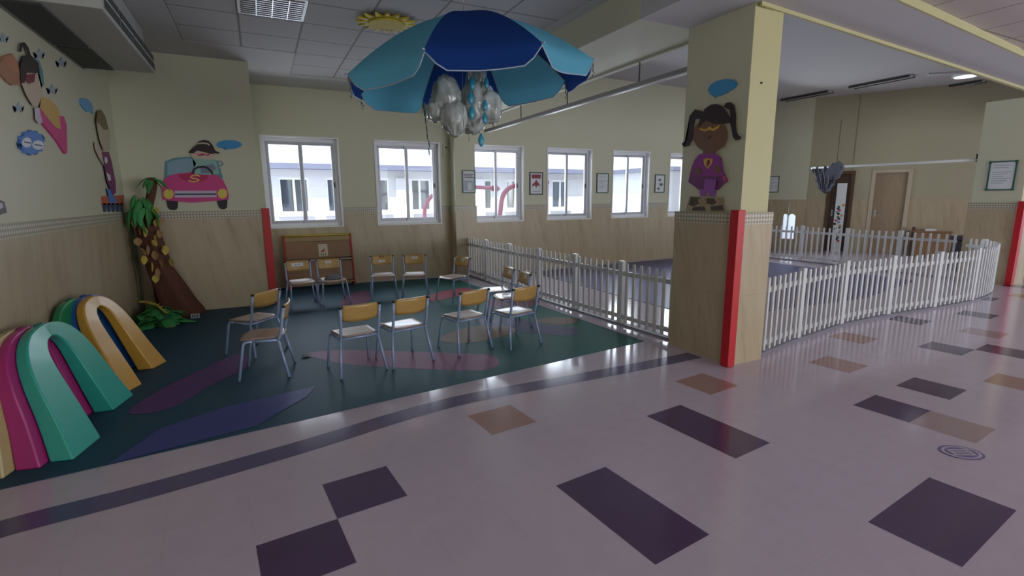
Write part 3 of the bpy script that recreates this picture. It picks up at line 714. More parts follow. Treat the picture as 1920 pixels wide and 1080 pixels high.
# ------------------------------------------------------------------ plastic arches
def cat1(pts, n=5):
    out = []; m = len(pts)
    for i in range(m-1):
        p0, p1, p2, p3 = pts[max(i-1, 0)], pts[i], pts[i+1], pts[min(i+2, m-1)]
        for k in range(n):
            q = k/n; out.append(tuple(0.5*((2*p1[j])+(-p0[j]+p2[j])*q+(2*p0[j]-5*p1[j]+4*p2[j]-p3[j])*q*q+(-p0[j]+3*p1[j]-3*p2[j]+p3[j])*q**3) for j in (0, 1)))
    return out+[pts[-1]]
def arch(p0, p1, lean, label, col, sw=1.0, d0=0.12, d1=0.055, twist=0.04):
    """leaning arch with broad splayed legs: feet at p0 and p1 on the mat, crown leaning back to the wall"""
    a = Vector((*p0, 0)); b = Vector((*p1, 0)); c = (a+b)/2; d = (b-a).normalized(); back = Vector((-d.y, d.x, 0))
    if back.x > 0: back = -back
    W = (b-a).length/1.06
    t = thing('plastic_arch', label, 'arch', (c.x, c.y, 0.004), group='rainbow plastic arches')
    half_o = [(-0.53, 0), (-0.46, 0.22), (-0.41, 0.45), (-0.335, 0.60), (-0.20, 0.695), (0, 0.725)]
    half_i = [(-0.24, 0), (-0.20, 0.24), (-0.168, 0.45), (-0.135, 0.56), (-0.075, 0.62), (0, 0.637)]
    O = cat1(half_o+[(-x, z) for x, z in half_o[-2::-1]]); I = cat1(half_i+[(-x, z) for x, z in half_i[-2::-1]])
    h = 0.725; bm = B(); rings = []
    for (xo, zo), (xi, zi) in zip(O, I):
        ring = []; s_ = 1 if xo > 0 else -1
        for x, z, fwd, bk in ((xo, zo, 0, 0), (xi, zi, 1, 0), (xi, zi, 1, 1), (xo, zo, 0, 1)):
            z = max(z, 0); f = z/h
            off = lean*f+bk*(d0+(d1-d0)*f)+s_*twist*(1-f)*fwd
            ring.append(bm.verts.new(d*(x*(W if not fwd else W**0.6)*(0.97 if bk else 1))+back*off+Vector((0, 0, z*(0.985 if bk and not fwd else 1)))))
        rings.append(ring)
    for r0, r1 in zip(rings, rings[1:]):
        for k in range(4): bm.faces.new((r0[k], r0[(k+1) % 4], r1[(k+1) % 4], r1[k]))
    bm.faces.new(rings[0]); bm.faces.new(rings[-1][::-1])
    obj('body', bm, mat(label.split()[0]+'_glossy_plastic', col, 0.33, coat=0.12), t, bevel=0.012, seg=3)
    pc = back*(lean+d1*0.5)+Vector((0, 0, h-0.013)); bm = B()
    tube(bm, [pc-d*0.045, pc-d*0.03+Vector((0, 0, 0.004)), pc+d*0.03+Vector((0, 0, 0.004)), pc+d*0.045], [0.008, 0.015, 0.015, 0.008], 8)
    obj('slot', bm, mat('dark_'+label.split()[0]+'_recess', tuple(q*0.45 for q in col), 0.5), t, True)
    return t
arch((-1.10, 3.56), (-1.00, 4.62), 0.25, 'teal plastic arch standing foremost of the nearer three', (0.035, 0.38, 0.29))
arch((-1.24, 3.53), (-1.15, 4.55), 0.17, 'magenta plastic arch squeezed between the teal and the cream ones', (0.42, 0.025, 0.18))
arch((-1.38, 3.48), (-1.30, 4.50), 0.07, 'cream plastic arch at the left edge of the picture, nearest the wall', (0.52, 0.42, 0.19), d0=0.10, d1=0.05)
arch((-1.07, 4.68), (-0.90, 5.48), 0.31, 'yellow plastic arch foremost of the farther three', (0.58, 0.31, 0.045))
arch((-1.21, 4.74), (-1.03, 5.62), 0.23, 'blue plastic arch between the yellow and the green ones', (0.03, 0.14, 0.55))
arch((-1.36, 4.62), (-1.22, 5.50), 0.11, 'green plastic arch behind the blue one, against the left wall', (0.02, 0.24, 0.09), d0=0.10, d1=0.05)

# ------------------------------------------------------------------ paper tree in the corner
t = thing('paper_tree', 'brown paper tree with yellow and green leaves leaning in the wall corner', 'tree', (-1.04, 7.60, 0.004))
M_bark = mat('crumpled_brown_paper', (0.17, 0.055, 0.03), 0.8)
tn = NT(M_bark); x, y, z = tn.pos(); tn.base(tn.mix(tn.noise(tn.comb(x, y, tn.math('MULTIPLY', z, 0.3)), 14, 4, 0.7), (0.045, 0.020, 0.012), (0.17, 0.05, 0.028)))
bm = B(); rings = []
prof = [(0, 0.25, 0.0), (0.08, 0.235, 0.0), (0.25, 0.20, -0.05), (0.45, 0.165, -0.11), (0.65, 0.14, -0.17), (0.9, 0.125, -0.21), (1.15, 0.115, -0.24), (1.35, 0.10, -0.26), (1.5, 0.06, -0.27)]
NS = 28
for (z, r_, xo) in prof:
    ring = []
    for k in range(NS):
        a_ = 2*PI*k/NS; f = 1+0.10*math.sin(5*a_+2*z)+0.07*math.sin(11*a_+5*z)+random.uniform(-.03, .03)
        ring.append(bm.verts.new((xo+r_*f*math.cos(a_), 0.08+r_*0.9*f*math.sin(a_)+0.03*z, z)))
    rings.append(ring)
for a, b in zip(rings, rings[1:]):
    for k in range(NS): bm.faces.new((a[k], a[(k+1) % NS], b[(k+1) % NS], b[k]))
bm.faces.new(rings[0][::-1]); bm.faces.new(rings[-1])
obj('trunk', bm, M_bark, t, True)
obj('branch', tubebm(arcpts([(-0.22, 0.10, 1.38), (-0.16, 0.08, 1.55), (-0.12, 0.06, 1.70), (-0.13, 0.05, 1.775)], 0.1), 0.05), M_bark, t, True)
obj('vine', tubebm([(-0.41, 0.14, 0.05), (-0.40, 0.15, 0.5), (-0.415, 0.14, 0.9), (-0.41, 0.15, 1.36)], 0.018), mat('dark_vine', (0.06, 0.07, 0.035), 0.8), t, True)
def leafbm(L_, W_, bend, ptip=True):
    bm = B(); n = 6; rows = []
    for i in range(n+1):
        q = i/n; w_ = W_*math.sin(PI*min(q*0.92+0.04, 1))**0.8*(1-0.3*q)
        z = -bend*q*q*L_
        rows.append([bm.verts.new((-w_/2, q*L_, z-0.15*w_)), bm.verts.new((0, q*L_, z)), bm.verts.new((w_/2, q*L_, z-0.15*w_))])
    for a, b in zip(rows, rows[1:]):
        for k in range(2): bm.faces.new((a[k], a[k+1], b[k+1], b[k]))
    geo = bmesh.ops.extrude_face_region(bm, geom=list(bm.faces)); 
    for v_ in [g for g in geo['geom'] if isinstance(g, bmesh.types.BMVert)]: v_.co.z += 0.003
    return bm
M_lg = mat('green_felt_leaf', (0.04, 0.20, 0.045), 0.7); M_lg2 = mat('bright_green_felt_leaf', (0.05, 0.30, 0.08), 0.7); M_ly = mat('yellow_paper_leaf', (0.50, 0.36, 0.06), 0.7); M_lo = mat('tan_paper_leaf', (0.32, 0.19, 0.07), 0.7)
def place(o, loc, yaw, pitch, roll=0): o.location = loc; o.rotation_euler = (pitch, roll, yaw)
protoL = {}
def leaf(parent, kind, loc, yaw, pitch, roll=0, name='leaf'):
    spec = dict(palm=(0.21, 0.085, 0.7, M_lg), palm2=(0.18, 0.08, 0.5, M_lg2), yel=(0.10, 0.08, 0.2, M_ly), tan=(0.11, 0.085, 0.2, M_lo), bush=(0.20, 0.15, 0.25, M_lg2), bush2=(0.19, 0.14, 0.2, M_lg))[kind]
    if kind not in protoL: protoL[kind] = obj(name, leafbm(*spec[:3]), spec[3], parent); o = protoL[kind]
    else: o = protoL[kind].copy(); C.objects.link(o); o.parent = parent
    o.name = name; place(o, loc, yaw, pitch, roll); o.scale = (random.uniform(.75, 1.25), random.uniform(.8, 1.2), 1); return o
for i in range(24):
    a_ = -PI*0.78+PI*0.80*(i % 12)/11; k = random.uniform(-.05, .05); lo = i >= 12
    leaf(t, 'palm' if i % 2 else 'palm2', (-0.27+(0.12 if lo else 0.06)*math.cos(a_), 0.02+(0.12 if lo else 0.06)*math.sin(a_), (1.40 if lo else 1.52)+random.uniform(-.05, .06)), a_-PI/2, random.uniform(-1.3, -0.5), random.uniform(-.5, .5))
for i in range(6):
    a_ = -PI*0.9+PI*0.9*i/5
    leaf(t, 'palm2' if i % 2 else 'palm', (-0.13, 0.05, 1.78), a_-PI/2+(0.5 if i > 2 else 0), random.uniform(-0.7, 0.1), random.uniform(-.3, .3))
for (x, z, kd, ro) in [(-0.34,1.28,'tan',0.4),(-0.20,1.33,'yel',-0.5),(-0.12,1.27,'yel',0.9),(-0.33,1.05,'tan',0.2),(-0.15,1.08,'yel',-0.9),(-0.10,1.14,'tan',0.3),(-0.29,0.83,'yel',0.8),(-0.18,0.88,'tan',-0.3),(-0.06,0.94,'yel',0.4),(-0.02,0.78,'yel',-0.8),(-0.17,0.66,'tan',0.3),(-0.24,0.95,'tan',1.2),(-0.11,1.42,'yel',0.2),(-0.24,1.17,'yel',0.5),(-0.30,1.18,'tan',1.6),(-0.14,0.76,'tan',2.2),(-0.22,0.74,'yel',1.5),(-0.07,1.30,'tan',0.8),(-0.31,0.92,'tan',2.4),(-0.19,1.01,'yel',2.8),(-0.09,0.98,'tan',-1.1),(-0.20,0.58,'yel',0.5)]:
    r_ = 0.115+0.06*max(0, 0.9-z); leaf(t, kd, (x, 0.06-r_*0.95, z), ro, -PI/2+0.15, 0.2*ro)
t = thing('paper_bush', 'low heap of green paper leaves with a yellow frond on the floor before the tree', 'plant', (-1.235, 7.25, 0.004))
bm = B(); sphere(bm, (0, 0, 0.09), 0.24, 0.17, 0.10, 16, 8)
for v_ in bm.verts: v_.co.z = max(v_.co.z, 0.0)
obj('heap', bm, mat('dark_green_felt', (0.015, 0.09, 0.035), 0.8), t, True)
for i in range(54):
    a_ = 2*PI*i*0.381966+random.uniform(-.2, .2); q = math.sqrt((i+0.5)/54); x, y = 0.27*q*math.cos(a_), 0.20*q*math.sin(a_)
    if x < -0.1: x = -0.1-(x+0.1)*0.25
    if math.cos(a_) < -0.3: a_ = math.copysign(PI*0.55, math.sin(a_) or 1)
    zz = 0.02+0.17*(1-q*q)+random.uniform(0, .05)+0.10*max(0, -x)
    leaf(t, 'bush' if i % 3 else 'bush2', (x*0.75, y*0.75, zz), a_-PI/2+random.uniform(-.35, .35), random.uniform(-0.5, 0.35)-0.3*q, random.uniform(-.5, .5))
bm = B(); fp = [(-0.14, -0.06, 0.31), (-0.06, -0.09, 0.30), (0.04, -0.12, 0.26), (0.12, -0.17, 0.17)]
tube(bm, fp, 0.012)
for i in range(9):
    q = i/8; k = min(int(q*3), 2); p = Vector(fp[k]).lerp(Vector(fp[k+1]), q*3-k)
    for sy in (-1, 1): prism(bm, [p, p+Vector((0.02, 0, 0)), p+Vector((0.035, sy*0.05, 0.0)), p+Vector((0.01, sy*0.045, 0.0))], (0, 0, 0.004))
obj('yellow_frond', bm, mat('yellow_felt', (0.50, 0.42, 0.05), 0.7), t)
for i, (x, y) in enumerate(((-0.13, -0.16), (0.16, -0.14), (-0.2, 0.02))):
    leaf(t, 'tan', (x, y-0.04, 0.03), 2.0+i, -0.2, 0.2, 'dry_leaf')
t = thing('floor_card', 'tiny white printed card propped at the foot of the paper tree', 'card', (-0.86, 7.42, 0.004))
bm = B(); prism(bm, [(-0.05, 0, 0), (0.05, 0, 0), (0.05, 0.02, 0.055), (-0.05, 0.02, 0.055)], (0, -0.002, 0)); obj('card', bm, mat('grey_card', (0.3, 0.3, 0.32), 0.6), t)
bm = B(); 
for x in (-0.035, -0.008, 0.02): prism(bm, [(x, 0.004, 0.012), (x+0.014, 0.004, 0.012), (x+0.014, 0.013, 0.042), (x, 0.013, 0.042)], (0, -0.004, 0))
obj('lettering', bm, M_ink, t)
MURAL = {'pillar_bubble': [('speech_bubble','m_blue',0,[(3.41,2.441),(3.387,2.477),(3.32,2.499),(3.224,2.497),(3.137,2.474),(3.095,2.438),(3.111,2.408),(3.172,2.386),(3.243,2.37),(3.305,2.369),(3.324,2.359),(3.336,2.377),(3.384,2.403)])],'pillar_girl': [('cape','m_plum',0,[(3.537,1.796),(3.577,1.638),(3.523,1.61),(3.427,1.555),(3.313,1.547),(3.221,1.56),(3.172,1.605),(3.126,1.634),(3.182,1.721),(3.214,1.836),(3.433,1.852)]),('cape_lining','m_pink',1,[(3.193,1.73),(3.126,1.634),(3.17,1.629)]),('leg','m_violet',1,[(3.431,1.566),(3.354,1.565),(3.349,1.502),(3.414,1.503)]),('leg','m_violet',1,[(3.318,1.564),(3.244,1.563),(3.25,1.502),(3.313,1.502)]),('shirt','m_purple',2,[(3.42,1.89),(3.278,1.879),(3.23,1.855),(3.186,1.775),(3.159,1.681),(3.246,1.672),(3.34,1.686),(3.453,1.681),(3.534,1.697),(3.527,1.783),(3.514,1.833),(3.468,1.879)]),('hand','m_brownskin',3,[(3.268,1.762),(3.224,1.775),(3.194,1.746),(3.199,1.71),(3.24,1.704),(3.273,1.722)]),('hand','m_brownskin',3,[(3.5,1.75),(3.451,1.766),(3.421,1.739),(3.43,1.702),(3.479,1.698)]),('emblem','m_yellow',3,[(3.402,1.831),(3.368,1.845),(3.297,1.832),(3.301,1.794),(3.345,1.745),(3.388,1.787)]),('emblem_bolt','m_plum',4,[(3.348,1.831),(3.329,1.827),(3.34,1.801),(3.327,1.798),(3.352,1.763),(3.348,1.792),(3.361,1.795)]),('book','m_violet',4,[(3.37,1.662),(3.24,1.648),(3.249,1.527),(3.38,1.542)]),('neck','m_brownskin',1,[(3.414,1.924),(3.288,1.914),(3.28,1.867),(3.419,1.878)]),('face','m_brownskin',3,[(3.152,2.024),(3.154,1.99),(3.167,1.958),(3.19,1.932),(3.221,1.911),(3.26,1.898),(3.305,1.893),(3.352,1.897),(3.399,1.91),(3.444,1.931),(3.483,1.959),(3.514,1.992),(3.535,2.029),(3.543,2.067),(3.54,2.103),(3.525,2.136),(3.499,2.163),(3.463,2.183),(3.422,2.194),(3.376,2.196),(3.328,2.189),(3.283,2.175),(3.241,2.153),(3.206,2.125),(3.178,2.093),(3.16,2.059)]),('hair','m_hair',4,[(3.486,2.118),(3.475,2.188),(3.454,2.227),(3.418,2.282),(3.358,2.305),(3.297,2.304),(3.228,2.276),(3.172,2.216),(3.127,2.152),(3.138,2.122),(3.237,2.124),(3.314,2.14),(3.394,2.175),(3.44,2.157)]),('pigtail','m_hair',2,[(3.213,2.268),(3.193,2.296),(3.143,2.293),(3.105,2.26),(3.081,2.18),(3.075,2.1),(3.062,2.036),(3.042,2.008),(3.013,1.994),(3.025,1.972),(3.066,1.969),(3.097,2.0),(3.117,2.071),(3.139,2.131),(3.138,2.188),(3.147,2.229),(3.177,2.245)]),('pigtail','m_hair',2,[(3.442,2.262),(3.538,2.295),(3.598,2.249),(3.6,2.134),(3.62,2.038),(3.683,2.0),(3.654,1.968),(3.589,1.974),(3.552,2.031),(3.544,2.127),(3.528,2.207),(3.459,2.205)]),('mask','m_gold',5,[(3.478,2.125),(3.388,2.099),(3.351,2.121),(3.31,2.095),(3.233,2.123),(3.249,2.09),(3.301,2.073),(3.348,2.09),(3.395,2.082),(3.448,2.094)]),('mouth','m_hair',5,[[(3.363,2.014),(3.345,2.018),(3.348,2.023),(3.365,2.019)],[(3.346,2.018),(3.328,2.034),(3.334,2.038),(3.351,2.021)]])],'pillar_puzzle': [('base_board','m_cream',0,[(3.554,1.506),(3.162,1.495),(3.125,1.364),(3.594,1.363)]),('puzzle_piece','m_darkbrown',1,[(3.538,1.495),(3.411,1.491),(3.422,1.438),(3.501,1.408),(3.556,1.425)]),('puzzle_piece','m_tan',2,[(3.447,1.477),(3.375,1.488),(3.336,1.449),(3.369,1.416),(3.421,1.426)]),('puzzle_piece','m_darkbrown',1,[(3.346,1.485),(3.262,1.485),(3.231,1.444),(3.278,1.422),(3.335,1.438)]),('puzzle_piece','m_darkbrown',1,[(3.497,1.403),(3.369,1.41),(3.344,1.371),(3.514,1.371)]),('puzzle_piece','m_tan',2,[(3.228,1.488),(3.174,1.482),(3.164,1.439),(3.21,1.433)]),('puzzle_piece','m_darkbrown',1,[(3.298,1.411),(3.163,1.426),(3.145,1.377),(3.281,1.372)])],'car_bubble': [('speech_bubble','m_blue',0,[(-0.136,2.246),(-0.144,2.229),(-0.164,2.213),(-0.194,2.199),(-0.231,2.188),(-0.273,2.182),(-0.316,2.181),(-0.357,2.184),(-0.392,2.192),(-0.418,2.203),(-0.435,2.218),(-0.439,2.234),(-0.431,2.251),(-0.412,2.267),(-0.383,2.281),(-0.346,2.292),(-0.305,2.298),(-0.262,2.3),(-0.221,2.297),(-0.185,2.289),(-0.158,2.278),(-0.141,2.263)]),('bubble_tail','m_blue',0,[(-0.38,2.201),(-0.314,2.183),(-0.338,2.167)])],'car': [('wheel','m_black',0,[(-1.078,1.511),(-0.948,1.499),(-0.965,1.401),(-0.991,1.376),(-1.046,1.381),(-1.071,1.408)]),('wheel','m_black',0,[(-0.509,1.507),(-0.377,1.511),(-0.394,1.404),(-0.422,1.378),(-0.462,1.379),(-0.489,1.405)]),('windscreen_frame','m_teal',0,[(-1.069,1.764),(-1.034,1.998),(-0.947,2.043),(-0.816,2.065),(-0.722,2.065),(-0.553,2.043),(-0.443,2.024),(-0.402,1.792)]),('windscreen','m_glassblue',1,[(-1.034,1.786),(-1.012,1.986),(-0.931,2.02),(-0.808,2.044),(-0.715,2.044),(-0.71,1.957),(-0.745,1.848),(-0.859,1.831)]),('side_mirror','m_teal',1,[[(-0.456,2.0),(-0.406,2.017),(-0.408,2.029),(-0.458,2.012)],[(-0.415,2.02),(-0.388,1.98),(-0.379,1.989),(-0.405,2.028)],[(-0.388,1.992),(-0.411,1.958),(-0.402,1.951),(-0.379,1.985)],[(-0.401,1.962),(-0.426,1.971),(-0.431,1.958),(-0.406,1.949)]]),('car_body','m_raspberry',3,[(-1.109,1.657),(-1.098,1.662),(-1.079,1.764),(-1.017,1.82),(-0.903,1.851),(-0.762,1.867),(-0.572,1.856),(-0.457,1.827),(-0.404,1.77),(-0.369,1.664),(-0.357,1.579),(-0.36,1.513),(-0.51,1.492),(-0.803,1.471),(-1.079,1.504),(-1.114,1.517)]),('bonnet_badge','m_crimson',4,[(-0.91,1.834),(-0.762,1.859),(-0.564,1.839),(-0.589,1.779),(-0.68,1.74),(-0.747,1.73),(-0.821,1.744),(-0.892,1.787)]),('badge_letter','m_tanyellow',5,[[(-0.664,1.825),(-0.693,1.838),(-0.7,1.821),(-0.671,1.808)],[(-0.691,1.837),(-0.734,1.838),(-0.736,1.82),(-0.693,1.82)],[(-0.731,1.838),(-0.768,1.826),(-0.766,1.81),(-0.728,1.821)],[(-0.769,1.826),(-0.781,1.805),(-0.769,1.797),(-0.757,1.817)],[(-0.781,1.798),(-0.758,1.78),(-0.748,1.795),(-0.771,1.813)],[(-0.76,1.781),(-0.708,1.771),(-0.704,1.788),(-0.756,1.799)],[(-0.715,1.773),(-0.686,1.758),(-0.678,1.774),(-0.707,1.789)],[(-0.688,1.775),(-0.703,1.756),(-0.692,1.745),(-0.677,1.765)],[(-0.693,1.762),(-0.735,1.752),(-0.734,1.735),(-0.692,1.745)],[(-0.728,1.753),(-0.771,1.755),(-0.773,1.737),(-0.73,1.735)],[(-0.764,1.754),(-0.803,1.766),(-0.809,1.749),(-0.77,1.737)]]),('headlight','m_lampyellow',4,[(-0.987,1.587),(-0.992,1.566),(-1.002,1.548),(-1.016,1.533),(-1.032,1.524),(-1.05,1.521),(-1.066,1.524),(-1.08,1.534),(-1.091,1.548),(-1.097,1.567),(-1.097,1.587),(-1.092,1.607),(-1.082,1.626),(-1.069,1.64),(-1.053,1.649),(-1.035,1.653),(-1.019,1.649),(-1.004,1.64),(-0.994,1.626),(-0.988,1.607)]),('headlight','m_lampyellow',4,[(-0.373,1.588),(-0.378,1.567),(-0.388,1.548),(-0.402,1.534),(-0.418,1.524),(-0.436,1.521),(-0.453,1.524),(-0.467,1.534),(-0.478,1.549),(-0.484,1.568),(-0.485,1.589),(-0.48,1.609),(-0.47,1.628),(-0.457,1.643),(-0.44,1.652),(-0.423,1.656),(-0.406,1.652),(-0.391,1.643),(-0.38,1.628),(-0.374,1.609)]),('grille','m_lilac',4,[(-0.974,1.627),(-0.497,1.627),(-0.505,1.539),(-0.978,1.54)]),('grille_bar','m_navyline',5,[(-0.972,1.59),(-0.503,1.593),(-0.505,1.573),(-0.974,1.57)])],'car_driver': [('shirt','m_mint',2,[(-0.729,2.046),(-0.465,2.045),(-0.44,1.853),(-0.574,1.834),(-0.721,1.845),(-0.722,1.93),(-0.693,1.985)]),('shirt_shadow_panel','m_slate',3,[(-0.658,1.948),(-0.501,1.978),(-0.467,1.924),(-0.552,1.857),(-0.649,1.855)]),('face','m_skin',3,[(-0.745,2.118),(-0.638,2.148),(-0.452,2.133),(-0.461,2.067),(-0.495,2.035),(-0.611,2.036),(-0.733,2.051)]),('hair','m_hair',4,[(-0.764,2.116),(-0.734,2.134),(-0.715,2.178),(-0.658,2.226),(-0.635,2.268),(-0.576,2.29),(-0.518,2.277),(-0.484,2.229),(-0.455,2.152),(-0.408,2.129),(-0.425,2.11),(-0.458,2.119),(-0.508,2.107),(-0.601,2.133),(-0.666,2.149),(-0.708,2.11)]),('hair_band','m_skin',5,[[(-0.65,2.227),(-0.587,2.239),(-0.587,2.256),(-0.651,2.244)],[(-0.595,2.239),(-0.533,2.229),(-0.528,2.246),(-0.59,2.256)],[(-0.541,2.234),(-0.525,2.214),(-0.513,2.227),(-0.529,2.247)]]),('mask','m_crimson',5,[(-0.69,2.116),(-0.643,2.098),(-0.611,2.117),(-0.566,2.099),(-0.518,2.122),(-0.544,2.084),(-0.591,2.091),(-0.645,2.078)]),('steering_wheel','m_black',4,[[(-0.741,1.845),(-0.712,1.906),(-0.732,1.915),(-0.761,1.854)],[(-0.724,1.893),(-0.671,1.924),(-0.679,1.947),(-0.732,1.915)],[(-0.683,1.919),(-0.616,1.931),(-0.617,1.957),(-0.683,1.945)],[(-0.629,1.932),(-0.566,1.908),(-0.556,1.933),(-0.619,1.957)],[(-0.577,1.916),(-0.537,1.866),(-0.519,1.885),(-0.558,1.935)],[(-0.543,1.878),(-0.532,1.839),(-0.509,1.849),(-0.52,1.889)]])],'flying_girl': [('cape','m_raspberry',0,[(5.408,2.238),(5.475,2.238),(5.69,2.146),(5.82,2.125),(5.868,2.245),(5.996,2.252),(6.034,2.19),(5.924,1.932),(5.865,1.916),(5.691,2.019),(5.445,2.115)]),('body','m_mustard',1,[(5.495,2.34),(5.668,2.35),(5.874,2.305),(5.841,2.122),(5.712,2.128),(5.56,2.18),(5.422,2.24)]),('sleeve','m_lilac',1,[(5.305,2.222),(5.4,2.238),(5.424,2.127),(5.334,2.104),(5.282,2.132)]),('arm','m_rust',0,[(4.805,2.429),(4.893,2.499),(5.062,2.557),(5.13,2.511),(5.134,2.458),(5.134,2.418),(5.121,2.357),(4.961,2.321),(4.881,2.327),(4.813,2.356),(4.786,2.383)]),('fist','m_terracotta',1,[(4.933,2.509),(5.06,2.552),(5.112,2.512),(5.116,2.455),(4.999,2.41),(4.929,2.431)]),('hair_loop','m_hair',1,[[(5.227,2.61),(5.283,2.676),(5.233,2.667),(5.179,2.602)],[(5.253,2.657),(5.329,2.689),(5.313,2.701),(5.238,2.67)],[(5.283,2.681),(5.342,2.659),(5.392,2.682),(5.332,2.704)],[(5.334,2.665),(5.358,2.609),(5.414,2.627),(5.389,2.684)]]),('face','m_skin',2,[(5.123,2.366),(5.234,2.462),(5.526,2.525),(5.55,2.43),(5.495,2.34),(5.371,2.243),(5.265,2.232),(5.18,2.285),(5.143,2.334)]),('hair','m_hair',3,[(5.15,2.507),(5.242,2.587),(5.393,2.63),(5.535,2.604),(5.539,2.524),(5.251,2.473),(5.175,2.381),(5.098,2.361)]),('ribbon','m_teal',2,[(5.455,2.628),(5.575,2.632),(5.62,2.553),(5.591,2.448),(5.514,2.411),(5.525,2.523)]),('mask','m_darkred',4,[(5.185,2.404),(5.242,2.452),(5.427,2.502),(5.363,2.423),(5.236,2.386)])],'wall_badge': [('burst','m_royal',0,[(5.365,1.964),(5.385,1.942),(5.319,1.92),(5.303,1.893),(5.23,1.883),(5.184,1.857),(5.123,1.86),(5.061,1.842),(5.024,1.857),(4.96,1.85),(4.953,1.872),(4.901,1.877),(4.923,1.902),(4.894,1.918),(4.94,1.941),(4.939,1.964),(5.0,1.98),(5.029,2.007),(5.093,2.012),(5.148,2.036),(5.199,2.029),(5.27,2.045),(5.296,2.026),(5.366,2.03),(5.357,2.003),(5.408,1.992)]),('oval_panel','m_white',1,[(5.105,1.941),(5.095,1.928),(5.078,1.916),(5.054,1.906),(5.027,1.898),(4.999,1.894),(4.974,1.893),(4.952,1.896),(4.938,1.903),(4.93,1.912),(4.931,1.923),(4.94,1.936),(4.957,1.947),(4.979,1.958),(5.006,1.966),(5.033,1.97),(5.06,1.971),(5.082,1.968),(5.098,1.962),(5.106,1.952)]),('oval_panel','m_white',1,[(5.354,1.945),(5.342,1.933),(5.32,1.921),(5.289,1.911),(5.252,1.902),(5.214,1.897),(5.178,1.896),(5.148,1.898),(5.126,1.904),(5.115,1.912),(5.114,1.923),(5.124,1.934),(5.145,1.946),(5.174,1.956),(5.209,1.964),(5.247,1.97),(5.284,1.972),(5.316,1.97),(5.34,1.965),(5.353,1.956)]),('printed_line','m_navyline',2,[[(4.958,1.925),(5.079,1.93),(5.086,1.939),(4.965,1.934)]]),('printed_line','m_navyline',2,[[(5.151,1.926),(5.304,1.93),(5.312,1.939),(5.159,1.935)]])],'star0': [('star','m_slateblue',0,[(4.989,2.68),(5.003,2.658),(5.077,2.677),(5.01,2.642),(5.017,2.618),(4.964,2.619),(4.897,2.587),(4.928,2.621),(4.881,2.624),(4.952,2.645)])],'star1': [('star','m_slateblue',0,[(5.682,2.747),(5.701,2.722),(5.802,2.746),(5.712,2.704),(5.723,2.675),(5.649,2.675),(5.56,2.637),(5.601,2.677),(5.536,2.681),(5.632,2.705)])],'star2': [('star','m_slateblue',0,[(5.861,2.505),(5.882,2.478),(5.992,2.497),(5.894,2.457),(5.906,2.427),(5.825,2.431),(5.729,2.395),(5.773,2.435),(5.703,2.442),(5.807,2.463)])],'star3': [('star','m_slateblue',0,[(5.053,2.223),(5.068,2.198),(5.146,2.21),(5.075,2.18),(5.083,2.154),(5.026,2.161),(4.957,2.135),(4.989,2.167),(4.939,2.177),(5.014,2.19)])],'star4': [('star','m_slateblue',0,[(6.237,2.814),(6.262,2.787),(6.388,2.814),(6.276,2.766),(6.29,2.735),(6.198,2.734),(6.088,2.69),(6.137,2.735),(6.058,2.738),(6.176,2.767)])],'boy_bubble': [('speech_bubble','m_blue2',0,[(6.593,2.5),(6.707,2.535),(6.855,2.551),(6.995,2.538),(7.04,2.485),(6.989,2.422),(6.917,2.432),(6.78,2.41),(6.653,2.431),(6.592,2.461)])],'boy': [('leg','m_royal',1,[(7.066,1.645),(7.265,1.623),(7.408,1.481),(7.118,1.476)]),('body','m_plum2',2,[(7.076,2.03),(7.389,2.062),(7.457,1.953),(7.494,1.737),(7.45,1.599),(7.283,1.563),(7.123,1.712),(7.103,1.866)]),('arm','m_skin',1,[(6.856,2.121),(7.013,2.124),(7.083,2.018),(7.135,1.906),(7.072,1.896),(6.927,1.968),(6.837,2.047)]),('glove','m_white',3,[(7.171,1.986),(7.259,1.986),(7.253,1.94),(7.177,1.912),(7.138,1.945)]),('glove','m_white',3,[(7.148,1.817),(7.284,1.79),(7.29,1.737),(7.171,1.726)]),('face','m_skin2',3,[(7.036,2.347),(7.13,2.337),(7.348,2.3),(7.539,2.35),(7.565,2.259),(7.428,2.085),(7.159,2.052),(7.068,2.142),(7.037,2.251)]),('hair','m_olivebrown',4,[(7.03,2.361),(7.13,2.462),(7.297,2.512),(7.443,2.469),(7.488,2.37),(7.487,2.324),(7.295,2.294),(7.13,2.337),(7.034,2.343)])],'boy_base': [('base_board','m_brickred',0,[(6.855,1.551),(7.865,1.572),(7.743,1.455),(6.829,1.463)]),('base_spike','m_inkblue',0,[(6.837,1.478),(6.96,1.477),(6.938,1.387),(6.869,1.383)]),('base_spike','m_inkblue',0,[(7.009,1.477),(7.139,1.476),(7.116,1.383),(7.042,1.38)]),('base_spike','m_inkblue',0,[(7.19,1.476),(7.328,1.475),(7.304,1.38),(7.226,1.376)]),('base_spike','m_inkblue',0,[(7.382,1.474),(7.528,1.474),(7.504,1.376),(7.421,1.372)]),('base_spike','m_inkblue',0,[(7.586,1.473),(7.742,1.472),(7.716,1.371),(7.629,1.367)])],'edge_cutout': [('cutout_board','m_greybrown',0,[(4.272,1.53),(4.422,1.514),(4.492,1.502),(4.503,1.43),(4.381,1.415),(4.224,1.413)]),('cutout_patch','m_lilac',1,[(4.376,1.49),(4.451,1.494),(4.457,1.464),(4.397,1.453),(4.356,1.462)])]}

